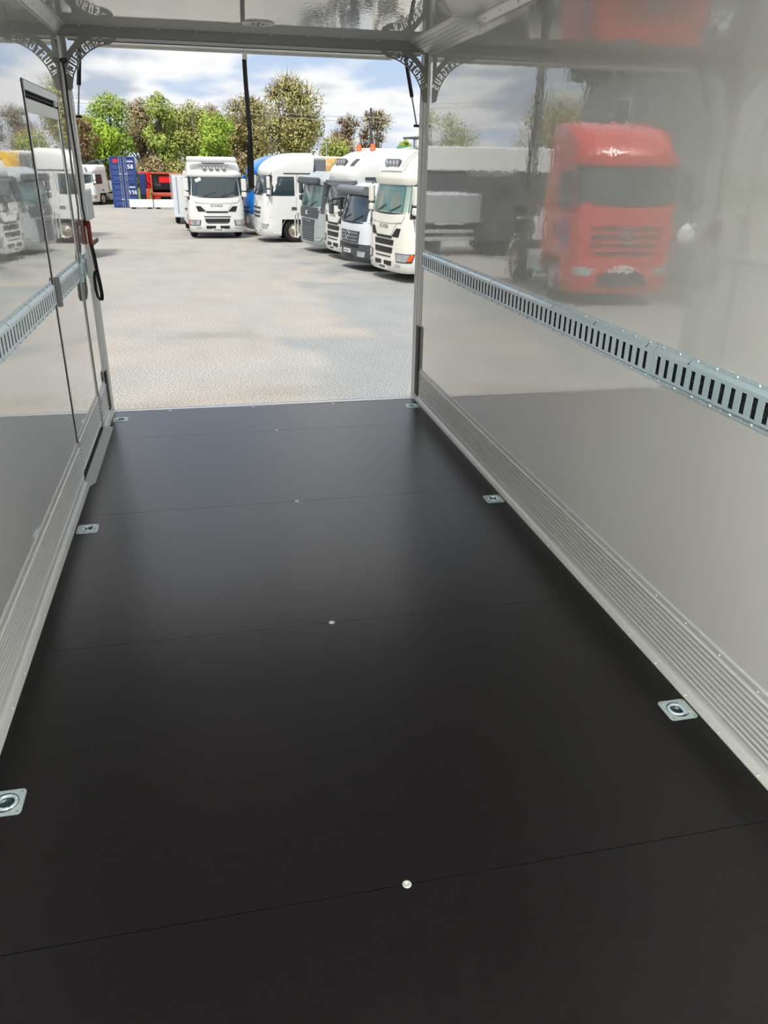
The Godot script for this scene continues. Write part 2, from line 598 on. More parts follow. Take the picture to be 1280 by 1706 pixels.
# slotted load rail on a side wall: pressed sheet with real slots over a dark pocket
func cargo_rail(s: float, z0: float, z1: float, label: String, parent: Node3D = null, phase := 0.0, x := XW) -> Node3D:
	var t = parent if parent else thing("cargo_rail", label, "rail", Vector3(0, 0, 0), 0.0, "slotted load rails on the walls")
	var X = func(d): return s * (x - d)
	var n = Vector3(-s, 0, 0)
	var d = 0.0135
	var st = begin()
	var Q = func(y0, d0, y1, d1, za, zb, nn):
		quad(st, Vector3(X.call(d0), y0, za), Vector3(X.call(d1), y1, za), Vector3(X.call(d1), y1, zb), Vector3(X.call(d0), y0, zb), nn)
	# flanges, bends and the two long strips of the face
	Q.call(1.020, 0.0, 1.020, 0.003, z0, z1, Vector3.DOWN)
	Q.call(1.020, 0.003, 1.034, 0.003, z0, z1, n)
	Q.call(1.034, 0.003, 1.041, d, z0, z1, n + Vector3.DOWN)
	Q.call(1.041, d, 1.050, d, z0, z1, n)
	Q.call(1.117, d, 1.131, d, z0, z1, n)
	# upper bend, notched now and then
	var zn = z0 + 0.22
	var za = z0
	while za < z1:
		var zb = minf(zn - 0.004, z1)
		Q.call(1.131, d, 1.143, 0.003, za, zb, n + Vector3.UP)
		za = zn + 0.004
		zn += 0.44
	Q.call(1.143, 0.003, 1.160, 0.003, z0, z1, n)
	Q.call(1.160, 0.003, 1.160, 0.0, z0, z1, Vector3.UP)
	# webs between the slots
	var pitch = 0.0556
	var open = 0.0255
	var z = z0 + 0.012 + phase
	var last = z0
	while z + open < z1 - 0.01:
		Q.call(1.050, d, 1.117, d, last, z, n)
		for e in [z, z + open]:
			var nn = Vector3(0, 0, 1.0 if e == z else -1.0)
			quad(st, Vector3(X.call(d), 1.050, e), Vector3(X.call(d), 1.117, e), Vector3(X.call(d - 0.003), 1.117, e), Vector3(X.call(d - 0.003), 1.050, e), nn)
		quad(st, Vector3(X.call(d), 1.050, z), Vector3(X.call(d), 1.050, z + open), Vector3(X.call(d - 0.003), 1.050, z + open), Vector3(X.call(d - 0.003), 1.050, z), Vector3.UP)
		quad(st, Vector3(X.call(d), 1.117, z), Vector3(X.call(d), 1.117, z + open), Vector3(X.call(d - 0.003), 1.117, z + open), Vector3(X.call(d - 0.003), 1.117, z), Vector3.DOWN)
		last = z + open
		z += pitch
	Q.call(1.050, d, 1.117, d, last, z1, n)
	for e in [z0, z1]:
		quad(st, Vector3(X.call(0), 1.034, e), Vector3(X.call(0), 1.143, e), Vector3(X.call(d), 1.131, e), Vector3(X.call(d), 1.041, e), Vector3(0, 0, -1.0 if e == z0 else 1.0))
	obj("pressed_rail", st, M.zinc, t)
	bx("slot_backing", Vector3(X.call(0.002), 1.085, (z0 + z1) / 2), Vector3(0.003, 0.09, z1 - z0 - 0.004), M.slot, t)
	var rv = begin()
	z = z0 + 0.04
	var k = 0
	while z < z1 - 0.02:
		var prof = [Vector2(0.0065, -0.001), Vector2(0.0055, 0.003), Vector2(0.003, 0.0048), Vector2(0, 0.005)] if k % 2 == 0 else [Vector2(0.0035, -0.001), Vector2(0.0035, 0.0008), Vector2(0, 0.0008)]
		for y in [1.027, 1.151]:
			lathe(rv, Vector3(X.call(0.003), y, z), n, prof, 8)
		z += 0.0545
		k += 1
	tag(obj("rivets", rv, M.zinc, t), "", "", "", "stuff")
	return t
# ------------------------------------------------------------------ rear portal
func build_portal():
	var tr = struct("trim_4", "grey steel rear portal of two posts and a head beam", "trim")
	# posts: inner cheek, flange, outer jamb with a bright lip
	for s in [-1.0, 1.0]:
		var st = begin()
		prism(st, Vector3(s * (XW + 0.07), -0.1, 0), Vector3(-s, 0, 0), Vector3.FORWARD, Vector3(0, HC + 0.16, 0), [Vector2(0, 0.0), Vector2(0.074, 0.0), Vector2(0.076, 0.003), Vector2(0.076, 0.03), Vector2(0.082, 0.034), Vector2(0.082, 0.085), Vector2(0.086, 0.090), Vector2(0.090, 0.094), Vector2(0.090, 0.15), Vector2(0, 0.15)])
		obj("post", st, M.post, tr)
		bx("post_lip", Vector3(s * (XW - 0.022), 1.2, -0.152), Vector3(0.008, 2.5, 0.014), M.alu_bright, tr, 0.002)
		# rubber strip at the foot of the post
		bx("rubber_strip", Vector3(s * (XW - 0.012), 0.165 if s < 0 else 0.30, -0.030), Vector3(0.014, 0.29 if s < 0 else 0.56, 0.085), M.rubber_grey, tr, 0.003)
	var st2 = begin()
	prism(st2, Vector3(-XW, HC, 0.0), Vector3.BACK, Vector3.UP, Vector3(2 * XW, 0, 0), [Vector2(0.004, 0.0), Vector2(0.004, -0.052), Vector2(-0.004, -0.06), Vector2(-0.115, -0.06), Vector2(-0.115, 0.06), Vector2(0.0, 0.06)])
	obj("head_beam", st2, M.steel_grey, tr)
	bx("beam_edge", Vector3(0, HC - 0.062, -0.11), Vector3(2 * XW - 0.08, 0.006, 0.016), M.alu_bright, tr, 0.002)
	bx("beam_seal", Vector3(0, HC - 0.063, -0.126), Vector3(2 * XW - 0.08, 0.012, 0.012), M.rubber, tr)
	for k in 10:
		var st3 = begin()
		lathe(st3, Vector3(-1.08 + k * 0.24, HC - 0.002, 0.006), Vector3(0, -1, 0), [Vector2(0.008, -0.003), Vector2(0.007, 0.003), Vector2(0, 0.004)], 8)
		obj("beam_rivet", st3, M.alu, tr)
	gusset(1.0, "dark grey curved gusset plate pierced with lettering in the right upper corner")
	gusset(-1.0, "dark grey curved gusset plate pierced with lettering in the left upper corner")
	# open tail flap, hinged on the head beam and swung out level
	var fp = thing("tail_flap", "pale tail flap swung up and out over the rear opening", "flap", Vector3(0, HC - 0.04, -0.14))
	var tilt = Basis(Vector3.RIGHT, 0.062)
	bx("flap_panel", tilt * Vector3(0, 0.02, -0.46), Vector3(2.36, 0.035, 0.92), M.flap, fp, 0.004, tilt)
	for s in [-1.0, 1.0]:
		bx("flap_frame", tilt * Vector3(s * 1.165, 0.0, -0.46), Vector3(0.03, 0.03, 0.92), M.alu, fp, 0.004, tilt)
	bx("flap_edge", tilt * Vector3(0, 0.005, -0.915), Vector3(2.36, 0.045, 0.03), M.alu_matt, fp, 0.005, tilt)
	for x in [-0.8, 0.0, 0.8]:
		var h = begin()
		tube(h, [Vector3(x - 0.06, 0.0, 0.0), Vector3(x + 0.06, 0.0, 0.0)], 0.012, 10)
		obj("hinge", h, M.alu, fp)
	# pull strap with a loop
	var ps = thing("pull_strap", "long black webbing pull strap hanging in a loop from the flap", "strap", Vector3(0.0, HC - 0.02, -1.0))
	bx("clip", Vector3(0, 0.0, 0), Vector3(0.036, 0.05, 0.02), M.alu_bright, ps, 0.004)
	var sb = begin()
	var pa = []
	for i in 25:
		var f = i / 24.0
		pa.append(Vector3(-0.004 + 0.026 * sin(f * 2.6) * f, -0.02 - 0.92 * f, 0.012 * sin(f * 5.0)))
	ribbon(sb, pa, Vector3(1, 0, 0.15).normalized(), 0.034, 0.004)
	obj("webbing", sb, M.black, ps)
	var lp = begin()
	var pb = []
	for i in 15:
		var f = i / 14.0
		pb.append(Vector3(0.012 - 0.028 * sin(f * 2.2), -0.50 - 0.43 * f, 0.02 + 0.01 * sin(f * 4.0)))
	pb.append(Vector3(-0.004, -0.945, 0.02))
	pb.append(Vector3(0.008, -0.955, 0.014))
	pb.append(Vector3(0.016, -0.942, 0.006))
	ribbon(lp, pb, Vector3(0.5, 0, 0.85).normalized(), 0.030, 0.004)
	obj("loop", lp, M.black, ps)
	# gas struts
	for s in [-1.0, 1.0]:
		var zz = -0.32
		var foot = Vector3(s * 1.172, 2.005, -0.17)
		var head = Vector3(s * 1.135, HC - 0.04, -0.42)
		var dir = (head - foot).normalized()
		var gs = thing("gas_strut", "black gas strut holding the flap at the %s post" % ("left" if s < 0 else "right"), "strut", foot, 0.0, "gas struts")
		var r1 = begin()
		tube(r1, [Vector3.ZERO, dir * 0.25], 0.0055, 10)
		obj("rod", r1, M.steel_grey, gs)
		var r2 = begin()
		tube(r2, [dir * 0.22, dir * 0.225, dir * ((head - foot).length() - 0.02), dir * ((head - foot).length() - 0.01)], [0.011, 0.0145, 0.0145, 0.009], 12)
		obj("cylinder", r2, M.black, gs)
		for p in [Vector3.ZERO, head - foot]:
			var r3 = begin()
			tube(r3, [p + Vector3(-s * 0.022, 0, 0), p + Vector3(s * 0.03, 0, 0)], 0.009, 10)
			obj("ball_joint", r3, M.black, gs)
		var br = begin()
		prism(br, Vector3(s * 0.02, 0, 0.012), Vector3(s, 0, 0), Vector3.UP, Vector3(0, 0, -0.03), [Vector2(0, -0.012), Vector2(0.03, -0.065), Vector2(0.05, -0.065), Vector2(0.05, 0.075), Vector2(0.03, 0.075), Vector2(0, 0.012)])
		obj("bracket", br, M.black, gs)

# the plate seen from outside: m runs to the right there, so x = -m
func gusset(s: float, label: String):
	var cs := CSGCombiner3D.new()
	cs.name = numbered("gusset_plate")
	tag(cs, label, "bracket", "gusset plates in the upper corners of the opening")
	cs.position = Vector3(0, 0, 0.010)
	var c = Vector2(s * 0.875, 2.125)
	var R = 0.288
	var out = []
	out.append(Vector2(s * 1.196, HC - 0.058))
	out.append(Vector2(s * 0.868, HC - 0.058))
	for a in [Vector2(0.862, 2.446), Vector2(0.868, 2.434), Vector2(0.882, 2.426)]:
		out.append(Vector2(s * a.x, a.y))
	for i in 19:
		var an = deg_to_rad(84.0 - i * 4.25)
		out.append(c + Vector2(s * cos(an), sin(an)) * R)
	for a in [Vector2(1.156, 2.168), Vector2(1.166, 2.152), Vector2(1.178, 2.146), Vector2(1.196, 2.144)]:
		out.append(Vector2(s * a.x, a.y))
	csg_poly(cs, "plate", out, 0.006, 0.0, false)
	# corner window
	csg_poly(cs, "corner_window", [Vector2(s * 1.088, 2.447), Vector2(s * 1.170, 2.447), Vector2(s * 1.170, 2.362)], 0.05, 0.02, true)
	for q in [[0.905, 0.945], [0.965, 1.005]]:
		csg_poly(cs, "slot", [Vector2(s * q[0], 2.444), Vector2(s * q[1], 2.444), Vector2(s * q[1], 2.4485), Vector2(s * q[0], 2.4485)], 0.05, 0.02, true)
	# stencilled word, cut right through, reading from outside
	var word = "EUROTRUCK"
	var a0 = 158.0 if s > 0 else 75.0
	var a1 = 105.0 if s > 0 else 22.0
	var cm = Vector2(-c.x, c.y)
	var hgt = 0.046
	for i in word.length():
		var an2 = deg_to_rad(lerpf(a0, a1, i / 8.0))
		var up2 = Vector2(cos(an2), sin(an2))
		var rt = Vector2(up2.y, -up2.x)
		var o = cm + up2 * (R + 0.008)
		for poly in glyph(word[i]):
			var pts = []
			for p in poly:
				var v = o + rt * (p.x - 0.31) * hgt * 0.88 + up2 * p.y * hgt
				pts.append(Vector2(-v.x, v.y))
			csg_poly(cs, "letter_stroke", pts, 0.05, 0.02, true)
	add_child(cs)

func csg_poly(parent: Node, called: String, pts: Array, depth: float, z: float, cut: bool):
	var p := CSGPolygon3D.new()
	p.name = called
	var pv := PackedVector2Array(pts)
	if Geometry2D.is_polygon_clockwise(pv): pv.reverse()
	p.polygon = pv
	p.depth = depth
	p.position.z = z
	p.material = M.steel_grey
	if cut: p.operation = CSGShape3D.OPERATION_SUBTRACTION
	parent.add_child(p, true)

func rc(x0, y0, x1, y1) -> Array:
	return [Vector2(x0, y0), Vector2(x1, y0), Vector2(x1, y1), Vector2(x0, y1)]

func glyph(ch: String) -> Array:
	match ch:
		"E": return [rc(0, 0.8, 0.6, 1), rc(0.06, 0.42, 0.56, 0.6), rc(0, 0, 0.6, 0.2), rc(0, 0.1, 0.18, 0.5)]
		"U": return [rc(0, 0.1, 0.18, 1), rc(0.42, 0.1, 0.6, 1), rc(0, 0, 0.6, 0.2)]
		"R": return [rc(0, 0.8, 0.6, 1), rc(0.42, 0.42, 0.6, 0.9), rc(0.1, 0.40, 0.55, 0.58), rc(0, 0, 0.18, 0.55), [Vector2(0.26, 0.45), Vector2(0.46, 0.45), Vector2(0.64, 0), Vector2(0.44, 0)]]
		"O": return [rc(0, 0.8, 0.6, 1), rc(0.42, 0.1, 0.6, 0.9), rc(0, 0, 0.6, 0.2), rc(0, 0.1, 0.18, 0.62)]
		"T": return [rc(0, 0.8, 0.62, 1), rc(0.22, 0, 0.40, 0.9)]
		"C": return [rc(0, 0.8, 0.6, 1), rc(0, 0.1, 0.18, 0.9), rc(0, 0, 0.6, 0.2)]
		"K": return [rc(0, 0, 0.18, 1), [Vector2(0.24, 0.52), Vector2(0.42, 1), Vector2(0.62, 1), Vector2(0.42, 0.5), Vector2(0.64, 0), Vector2(0.44, 0)]]
	return []

# ------------------------------------------------------------------ fittings inside
func build_fittings():
	cargo_rail(1.0, 0.0, 3.36, "zinc plated slotted load rail on the right wall, far length ending at the rear post", null, 0.0)
	cargo_rail(1.0, 3.364, ZF - 0.1, "zinc plated slotted load rail on the right wall, near length next to the camera", null, 0.012)
	cargo_rail(-1.0, 1.47, ZF - 0.1, "zinc plated slotted load rail on the left wall this side of the door", null, 0.0)
	cargo_rail(-1.0, 0.06, 0.36, "short stub of zinc slotted rail between the side door and the left post", null, 0.0)
	side_door()
	# chamfered cover in the right ceiling corner
	var cv = thing("corner_cover", "grooved aluminium corner cover under the ceiling above the right post", "cover", Vector3(XW, HC, 0.004))
	var st = begin()
	var pr = [Vector2(0, 0), Vector2(0.165, 0), Vector2(0.165, 0.004)]
	for k in 6:
		var f = k / 6.0
		var a = Vector2(0.162, 0.006).lerp(Vector2(0.004, 0.076), f + 0.01)
		var b = Vector2(0.162, 0.006).lerp(Vector2(0.004, 0.076), f + 0.13)
		var nn = Vector2(0.4, 0.9) * 0.0025
		pr.append_array([a, a + nn, b + nn, b])
	pr.append_array([Vector2(0.003, 0.078), Vector2(0, 0.078)])
	prism(st, Vector3.ZERO, Vector3.LEFT, Vector3.DOWN, Vector3(0, 0, 1.03), pr)
	obj("cover_profile", st, M.alu, cv)
	var ec = begin()
	prism(ec, Vector3(0, 0, 1.03), Vector3.LEFT, Vector3.DOWN, Vector3(0, 0, 0.004), [Vector2(0, 0), Vector2(0.167, 0), Vector2(0.167, 0.007), Vector2(0.007, 0.080), Vector2(0, 0.080)])
	obj("end_cap", ec, M.alu, cv)
	# lashing rings let into the floor
	var proto: Node3D = null
	var names = {0.205: "nearest the rear sill", 2.10: "half way along the floor", 4.02: "nearest the camera"}
	for z in [0.205, 2.10, 4.02]:
		for s in [-1.0, 1.0]:
			var lb = "zinc recessed lashing ring %s, %s" % ["beside the left kick rail" if s < 0 else "beside the right kick rail", names[z]]
			var at = Vector3(s * 1.109, 0, z)
			if proto == null:
				proto = lashing_ring(at, lb)
			else:
				dup(proto, at, PI if s > 0 else 0.0, lb, "recessed lashing rings")
	# ceiling lamps: a round one near the rear (off), two lit fill lamps added out of view further in
	round_lamp(Vector3(0.005, HC, 0.46), "round flush ceiling lamp near the rear beam", false)
	round_lamp(Vector3(0.0, HC, 5.75), "added round ceiling lamp filling the interior from above the camera side, out of view", true)
	round_lamp(Vector3(0.0, HC, 6.45), "added round ceiling lamp filling the interior beside the front bulkhead, out of view", true)
	# cable down the left post
	var cb = thing("cable", "thin black cable running down the left rear post", "cable", Vector3(-1.2, 2.3, 0.02))
	var ct = begin()
	tube(ct, [Vector3(0, 0, 0), Vector3(0.004, -0.08, 0.004), Vector3(0.0, -0.3, 0.003), Vector3(0.006, -0.6, 0.004), Vector3(0.002, -0.85, 0.004), Vector3(0.010, -0.98, 0.004)], 0.0065, 8)
	obj("cable_run", ct, M.black, cb)
	bx("cable_gland", Vector3(0.008, 0.012, 0), Vector3(0.04, 0.028, 0.03), M.black, cb, 0.006)
	# red ratchet handle with its strap
	var rt = thing("ratchet_buckle", "red ratchet buckle on the left rear post with looped black strap", "buckle", Vector3(-1.185, 1.29, 0.035))
	bx("side_plate", Vector3(-0.018, 0, 0.0), Vector3(0.010, 0.16, 0.04), M.red, rt, 0.004)
	bx("handle", Vector3(0.012, -0.005, 0.006), Vector3(0.026, 0.155, 0.034), M.red, rt, 0.006)
	bx("handle_rib", Vector3(0.012, -0.005, 0.028), Vector3(0.010, 0.14, 0.01), M.red, rt, 0.003)
	var sp = begin()
	tube(sp, [Vector3(-0.026, 0.03, 0), Vector3(0.026, 0.03, 0)], 0.009, 10)
	obj("spindle", sp, M.zinc, rt)
	var sb = begin()
	ribbon(sb, [Vector3(0.012, -0.08, 0), Vector3(0.022, -0.16, 0.004), Vector3(0.028, -0.26, 0.004), Vector3(0.036, -0.34, 0.004), Vector3(0.040, -0.42, 0.004), Vector3(0.034, -0.455, 0.004), Vector3(0.018, -0.44, 0.004)], Vector3(0.7, 0, 0.7).normalized(), 0.034, 0.006)
	obj("strap", sb, M.black, rt)
	var s2 = begin()
	ribbon(s2, [Vector3(0.016, -0.255, 0.012), Vector3(0.006, -0.29, 0.012), Vector3(0.004, -0.38, 0.012), Vector3(0.012, -0.43, 0.012), Vector3(0.026, -0.455, 0.012)], Vector3(0.7, 0, 0.7).normalized(), 0.024, 0.006)
	obj("strap_tail", s2, M.black, rt)
	# keeper for the door latch beside the rail stub
	var lk = thing("rail_stop", "small grey stop plate on the wall between side door and rear post", "bracket", Vector3(-XW, 1.09, 0.20))
	bx("stop_plate", Vector3(0.020, 0, 0), Vector3(0.008, 0.16, 0.05), M.alu, lk, 0.002)

func lashing_ring(at: Vector3, label: String) -> Node3D:
	var t = thing("lashing_ring", label, "lashing ring", at, 0.0, "recessed lashing rings")
	# plate: rounded square with a round opening
	var st = begin()
	var n = 48
	var ro = []
	var ri = []
	for k in n:
		var a = TAU * k / n
		var d = Vector2(cos(a), sin(a))
		var h = 0.0515
		var r = 0.012
		# rounded square outline along direction d
		var q = d / maxf(absf(d.x), absf(d.y)) * h
		if absf(q.x) > h - r and absf(q.y) > h - r:
			var cc = Vector2(signf(q.x), signf(q.y)) * (h - r)
			var lo = 0.0
			var hi = h * 1.5
			for it in 24:
				var mid = (lo + hi) / 2
				if (d * mid - cc).length() < r or absf(d.x * mid) < h - r or absf(d.y * mid) < h - r: lo = mid
				else: hi = mid
			q = d * lo
		ro.append(q)
		ri.append(d * 0.039)
	var y = 0.0032
	for k in n:
		var k2 = (k + 1) % n
		var A = Vector3(ro[k].x, y, ro[k].y)
		var B = Vector3(ro[k2].x, y, ro[k2].y)
		var C = Vector3(ri[k2].x, y, ri[k2].y)
		var D = Vector3(ri[k].x, y, ri[k].y)
		quad(st, A, B, C, D, Vector3.UP)
		quad(st, A, B, B + Vector3(0.0012 * signf(B.x), -y, 0), A + Vector3(0.0012 * signf(A.x), -y, 0), A)
	obj("plate", st, M.zinc_plate, t)
	var ds = begin()
	lathe(ds, Vector3.ZERO, Vector3.DOWN, [Vector2(0.0, 0.021), Vector2(0.026, 0.020), Vector2(0.034, 0.014), Vector2(0.037, 0.004), Vector2(0.039, -0.0032)].map(func(p): return Vector2(p.x, p.y)), 24)
	obj("dish", ds, M.dish, t)
	# D ring lying in the dish, hinged on the kick rail side
	var rg = begin()
	var pts = []
	for k in 17:
		var a = deg_to_rad(-140.0 + k * 280.0 / 16.0)
		pts.append(Vector3(0.004 + 0.0275 * cos(a), 0.003, 0.0275 * sin(a)))
	tube(rg, pts, 0.0056, 10)
	obj("ring", rg, M.zinc, t)
	var hb = begin()
	tube(hb, [Vector3(-0.021, 0.002, -0.025), Vector3(-0.021, 0.002, 0.025)], 0.0068, 8)
	obj("hinge_bar", hb, M.zinc, t)
	bx("hinge_cover", Vector3(-0.035, 0.0035, 0), Vector3(0.012, 0.006, 0.05), M.zinc_plate, t, 0.002)
	for sx in [-1, 1]:
		for sz in [-1, 1]:
			var sc = begin()
			lathe(sc, Vector3(sx * 0.041, y, sz * 0.041), Vector3.UP, [Vector2(0.0042, 0.0), Vector2(0.003, 0.0015), Vector2(0.0014, 0.0016), Vector2(0, 0.0004)], 8)
			obj("screw", sc, M.steel_grey, t)
	return t

func round_lamp(at: Vector3, label: String, lit: bool):
	var t = thing("ceiling_lamp", label, "lamp", at, 0.0, "round ceiling lamps")
	var st = begin()
	lathe(st, Vector3.ZERO, Vector3.DOWN, [Vector2(0.100, 0.0), Vector2(0.100, 0.004), Vector2(0.094, 0.008), Vector2(0.082, 0.008), Vector2(0.078, 0.003)], 32)
	obj("bezel", st, M.alu_matt, t)
	var d = begin()
	lathe(d, Vector3.ZERO, Vector3.DOWN, [Vector2(0.078, 0.001), Vector2(0.074, 0.004), Vector2(0.0, 0.007)], 32)
	var lm := mat(Color(0.74, 0.75, 0.74), 0.35)
	if lit:
		lm.emission_enabled = true
		lm.emission = Color(1.0, 0.97, 0.92)
		lm.emission_energy_multiplier = 1.5
	obj("diffuser", d, lm, t)
	for k in 4:
		var s = begin()
		lathe(s, Vector3(0.030 * cos(k * PI / 2), -0.006, 0.030 * sin(k * PI / 2)), Vector3.DOWN, [Vector2(0.009, -0.003), Vector2(0.008, 0.003), Vector2(0, 0.0035)], 10)
		obj("lamp_chip", s, lm if lit else M.plastic_mid, t)
	if lit:
		var l := AreaLight3D.new()  # added source behind the view that brightens walls and ceiling
		l.name = "fill_light"
		l.area_size = Vector2(0.15, 0.15)
		l.light_energy = FILL_LAMP_E
		l.light_color = Color(1.0, 0.995, 0.98)
		l.area_range = 20.0
		l.area_attenuation = 2.0
		l.shadow_enabled = true
		t.add_child(l)
		l.position = Vector3(0, -0.012, 0)
		l.rotation.x = -PI / 2

func side_door():
	var t = struct("door_1", "glossy pale grey side door in an aluminium frame in the left wall", "door")
	var x = -XW
	var z0 = 0.385
	var z1 = 1.435
	var top = 2.095
	# frame: thin upright profiles standing a little proud of the wall, header deeper
	for q in [[z1 - 0.014, 0.020], [z0 + 0.014, 0.018]]:
		var st = begin()
		prism(st, Vector3(x - 0.06, -0.0, q[0] - q[1] / 2), Vector3.RIGHT, Vector3.BACK, Vector3(0, top, 0), [Vector2(0, 0), Vector2(0.062, 0), Vector2(0.065, 0.003), Vector2(0.065, q[1] - 0.003), Vector2(0.062, q[1]), Vector2(0, q[1])])
		obj("frame_upright", st, M.alu, t)
		for e in [-1.0, 1.0]: bx("frame_gasket", Vector3(x - 0.027, top / 2, q[0] + e * (q[1] / 2 + 0.004)), Vector3(0.06, top, 0.008), M.rubber, t)
	bx("frame_header", Vector3(x - 0.026, top - 0.020, (z0 + z1) / 2), Vector3(0.062, 0.045, z1 - z0), M.alu, t, 0.003)
	bx("door_gap", Vector3(x - 0.058, 1.04, (z0 + z1) / 2), Vector3(0.010, 2.06, z1 - z0 - 0.04), M.rubber, t)
	# leaf, a little behind the wall face, with its own thin edge profile
	var a = z0 + 0.036
	var b = z1 - 0.036
	bx("door_leaf", Vector3(x - 0.026, 1.010, (a + b) / 2), Vector3(0.044, 1.975, b - a), M.wall, t, 0.003)
	for z in [a + 0.006, b - 0.006]:
		bx("leaf_edge", Vector3(x - 0.012, 1.012, z), Vector3(0.026, 1.985, 0.012), M.alu, t, 0.002)
	bx("leaf_rail", Vector3(x - 0.012, 1.987, (a + b) / 2), Vector3(0.028, 0.062, b - a), M.alu, t, 0.003)
	bx("leaf_rail", Vector3(x - 0.012, 2.034, (a + b) / 2 + 0.04), Vector3(0.016, 0.008, b - a - 0.1), M.rubber, t)
	bx("header_clip", Vector3(x + 0.004, 2.036, a + 0.10), Vector3(0.016, 0.026, 0.05), M.alu_bright, t, 0.002)
	bx("bottom_seal", Vector3(x - 0.004, 0.008, (a + b) / 2), Vector3(0.02, 0.012, b - a), M.rubber, t)
	var kp = begin()
	prism(kp, Vector3(x - 0.006, 0.016, a + 0.014), Vector3.RIGHT, Vector3.UP, Vector3(0, 0, b - a - 0.028), kick_profile().map(func(p): return Vector2(minf(p.x, 0.0135), p.y)).slice(8) + [Vector2(0, 0.012)])
	obj("kick_plate", kp, M.alu_matt, t)
	# the load rail goes on across the leaf
	cargo_rail(-1.0, a + 0.09, b - 0.05, "", t, 0.0, XW + 0.003)
	bx("rail_end", Vector3(x + 0.012, 1.087, b - 0.035), Vector3(0.026, 0.155, 0.03), M.steel_grey, t, 0.003)
	bx("latch_plate", Vector3(x + 0.012, 1.075, a + 0.05), Vector3(0.018, 0.12, 0.05), M.zinc, t, 0.003)
	var lt = begin()
	tube(lt, [Vector3(x + 0.03, 1.10, a + 0.075), Vector3(x + 0.034, 1.075, a + 0.045), Vector3(x + 0.03, 1.05, a + 0.02)], 0.006, 8)
	obj("latch_lever", lt, M.zinc, t)
	# sill plate let into the floor, mitred at both ends
	var sp = begin()
	prism(sp, Vector3(0, 0.0005, 0), Vector3.RIGHT, Vector3.BACK, Vector3(0, 0.0035, 0), [Vector2(-1.207, 0.36), Vector2(-1.172, 0.36), Vector2(-1.143, 0.385), Vector2(-1.143, 1.438), Vector2(-1.165, 1.50), Vector2(-1.207, 1.47)])
	obj("sill_plate", sp, M.alu, t)
# ------------------------------------------------------------------ yard
func build_yard():
	var xs = []
	var x = -90.0
	while x < 90.0:
		xs.append(x)
		x += 0.3 if x > -9.0 and x < 10.0 else (1.5 if absf(x) < 20.0 else 6.0)
	var zs = []
	var z = 12.0
	while z > -140.0:
		zs.append(z)
		z -= 0.3 if z < -1.0 and z > -22.0 else (0.8 if z > -50.0 else 4.0)
	var n := FastNoiseLite.new()
	n.seed = 40
	n.frequency = 0.22
	n.fractal_octaves = 4
	var n2 := FastNoiseLite.new()
	n2.seed = 41
	n2.frequency = 0.9
	n2.fractal_octaves = 3
	var vs := PackedVector3Array()
	var ns := PackedVector3Array()
	var cs := PackedColorArray()
	var idx := PackedInt32Array()
	var base = Color(0.665, 0.655, 0.63).srgb_to_linear() * 1.52
	var warm = Color(0.685, 0.66, 0.625).srgb_to_linear() * 1.52
	var gravel = Color(0.60, 0.61, 0.605).srgb_to_linear() * 1.52
	var damp = Color(0.58, 0.565, 0.535).srgb_to_linear() * 1.52
	for zz in zs:
		for xx in xs:
			vs.append(Vector3(xx, gy(zz), zz))
			ns.append(Vector3(0, 1, -GS).normalized())
			var a = n.get_noise_2d(xx, zz)
			var b = n2.get_noise_2d(xx, zz * 0.6)
			var c = base.lerp(warm, smoothstep(-0.1, 0.4, a))
			# grey gravel patches along the right side of the lane
			var gx = 2.2 + 0.35 * sin(zz * 0.9) + a * 1.2
			var gmask = smoothstep(gx - 0.25, gx + 0.25, xx) * (1.0 - smoothstep(-0.5, 0.3, b + 0.25 * sin(zz * 1.1 + 1.0)))
			if zz > -8.6: gmask = maxf(gmask, smoothstep(0.75, 1.15, xx + a * 0.9) * smoothstep(-8.6, -7.9, zz + b * 0.5))
			if zz < -9.0 and zz > -16.0: gmask = maxf(gmask, smoothstep(2.1, 2.6, xx + a * 0.8))
			if xx < -2.6: gmask = maxf(gmask, 0.7 * smoothstep(-2.6, -3.2, xx + a) * smoothstep(-17.0, -14.0, zz))
			c = c.lerp(gravel, clampf(gmask, 0.0, 1.0))
			c = c.lerp(damp, 0.6 * smoothstep(0.3, 0.55, n.get_noise_2d(xx * 0.35 + 50.0, zz * 1.1)))
			cs.append(c * (1.0 + 0.10 * b))
	var nx = xs.size()
	for j in zs.size() - 1:
		for i in nx - 1:
			var k = j * nx + i
			idx.append_array([k, k + nx, k + 1, k + 1, k + nx, k + nx + 1])
	var arr = []
	arr.resize(Mesh.ARRAY_MAX)
	arr[Mesh.ARRAY_VERTEX] = vs
	arr[Mesh.ARRAY_NORMAL] = ns
	arr[Mesh.ARRAY_COLOR] = cs
	arr[Mesh.ARRAY_INDEX] = idx
	var am := ArrayMesh.new()
	am.add_surface_from_arrays(Mesh.PRIMITIVE_TRIANGLES, arr)
	var o := MeshInstance3D.new()
	o.name = "ground"
	o.mesh = am
	o.material_override = M.ground
	tag(o, "pale worn asphalt and gravel yard between the parked trucks", "ground", "", "structure")
	add_child(o)

# ------------------------------------------------------------------ trucks
# A cab is a loft: rows of [height, half width, front z, corner radius, rear z]; +z is forward, +x the viewer's right.
const BULGE := 0.12

func row(sec: Array, y: float) -> Array:
	var last = sec.size() - 1
	if y <= sec[0][0]: return sec[0]
	for i in last:
		if y <= sec[i + 1][0]:
			var f = (y - sec[i][0]) / maxf(sec[i + 1][0] - sec[i][0], 1e-5)
			var r = []
			for k in 5: r.append(lerpf(sec[i][k], sec[i + 1][k], f))
			return r
	return sec[last]

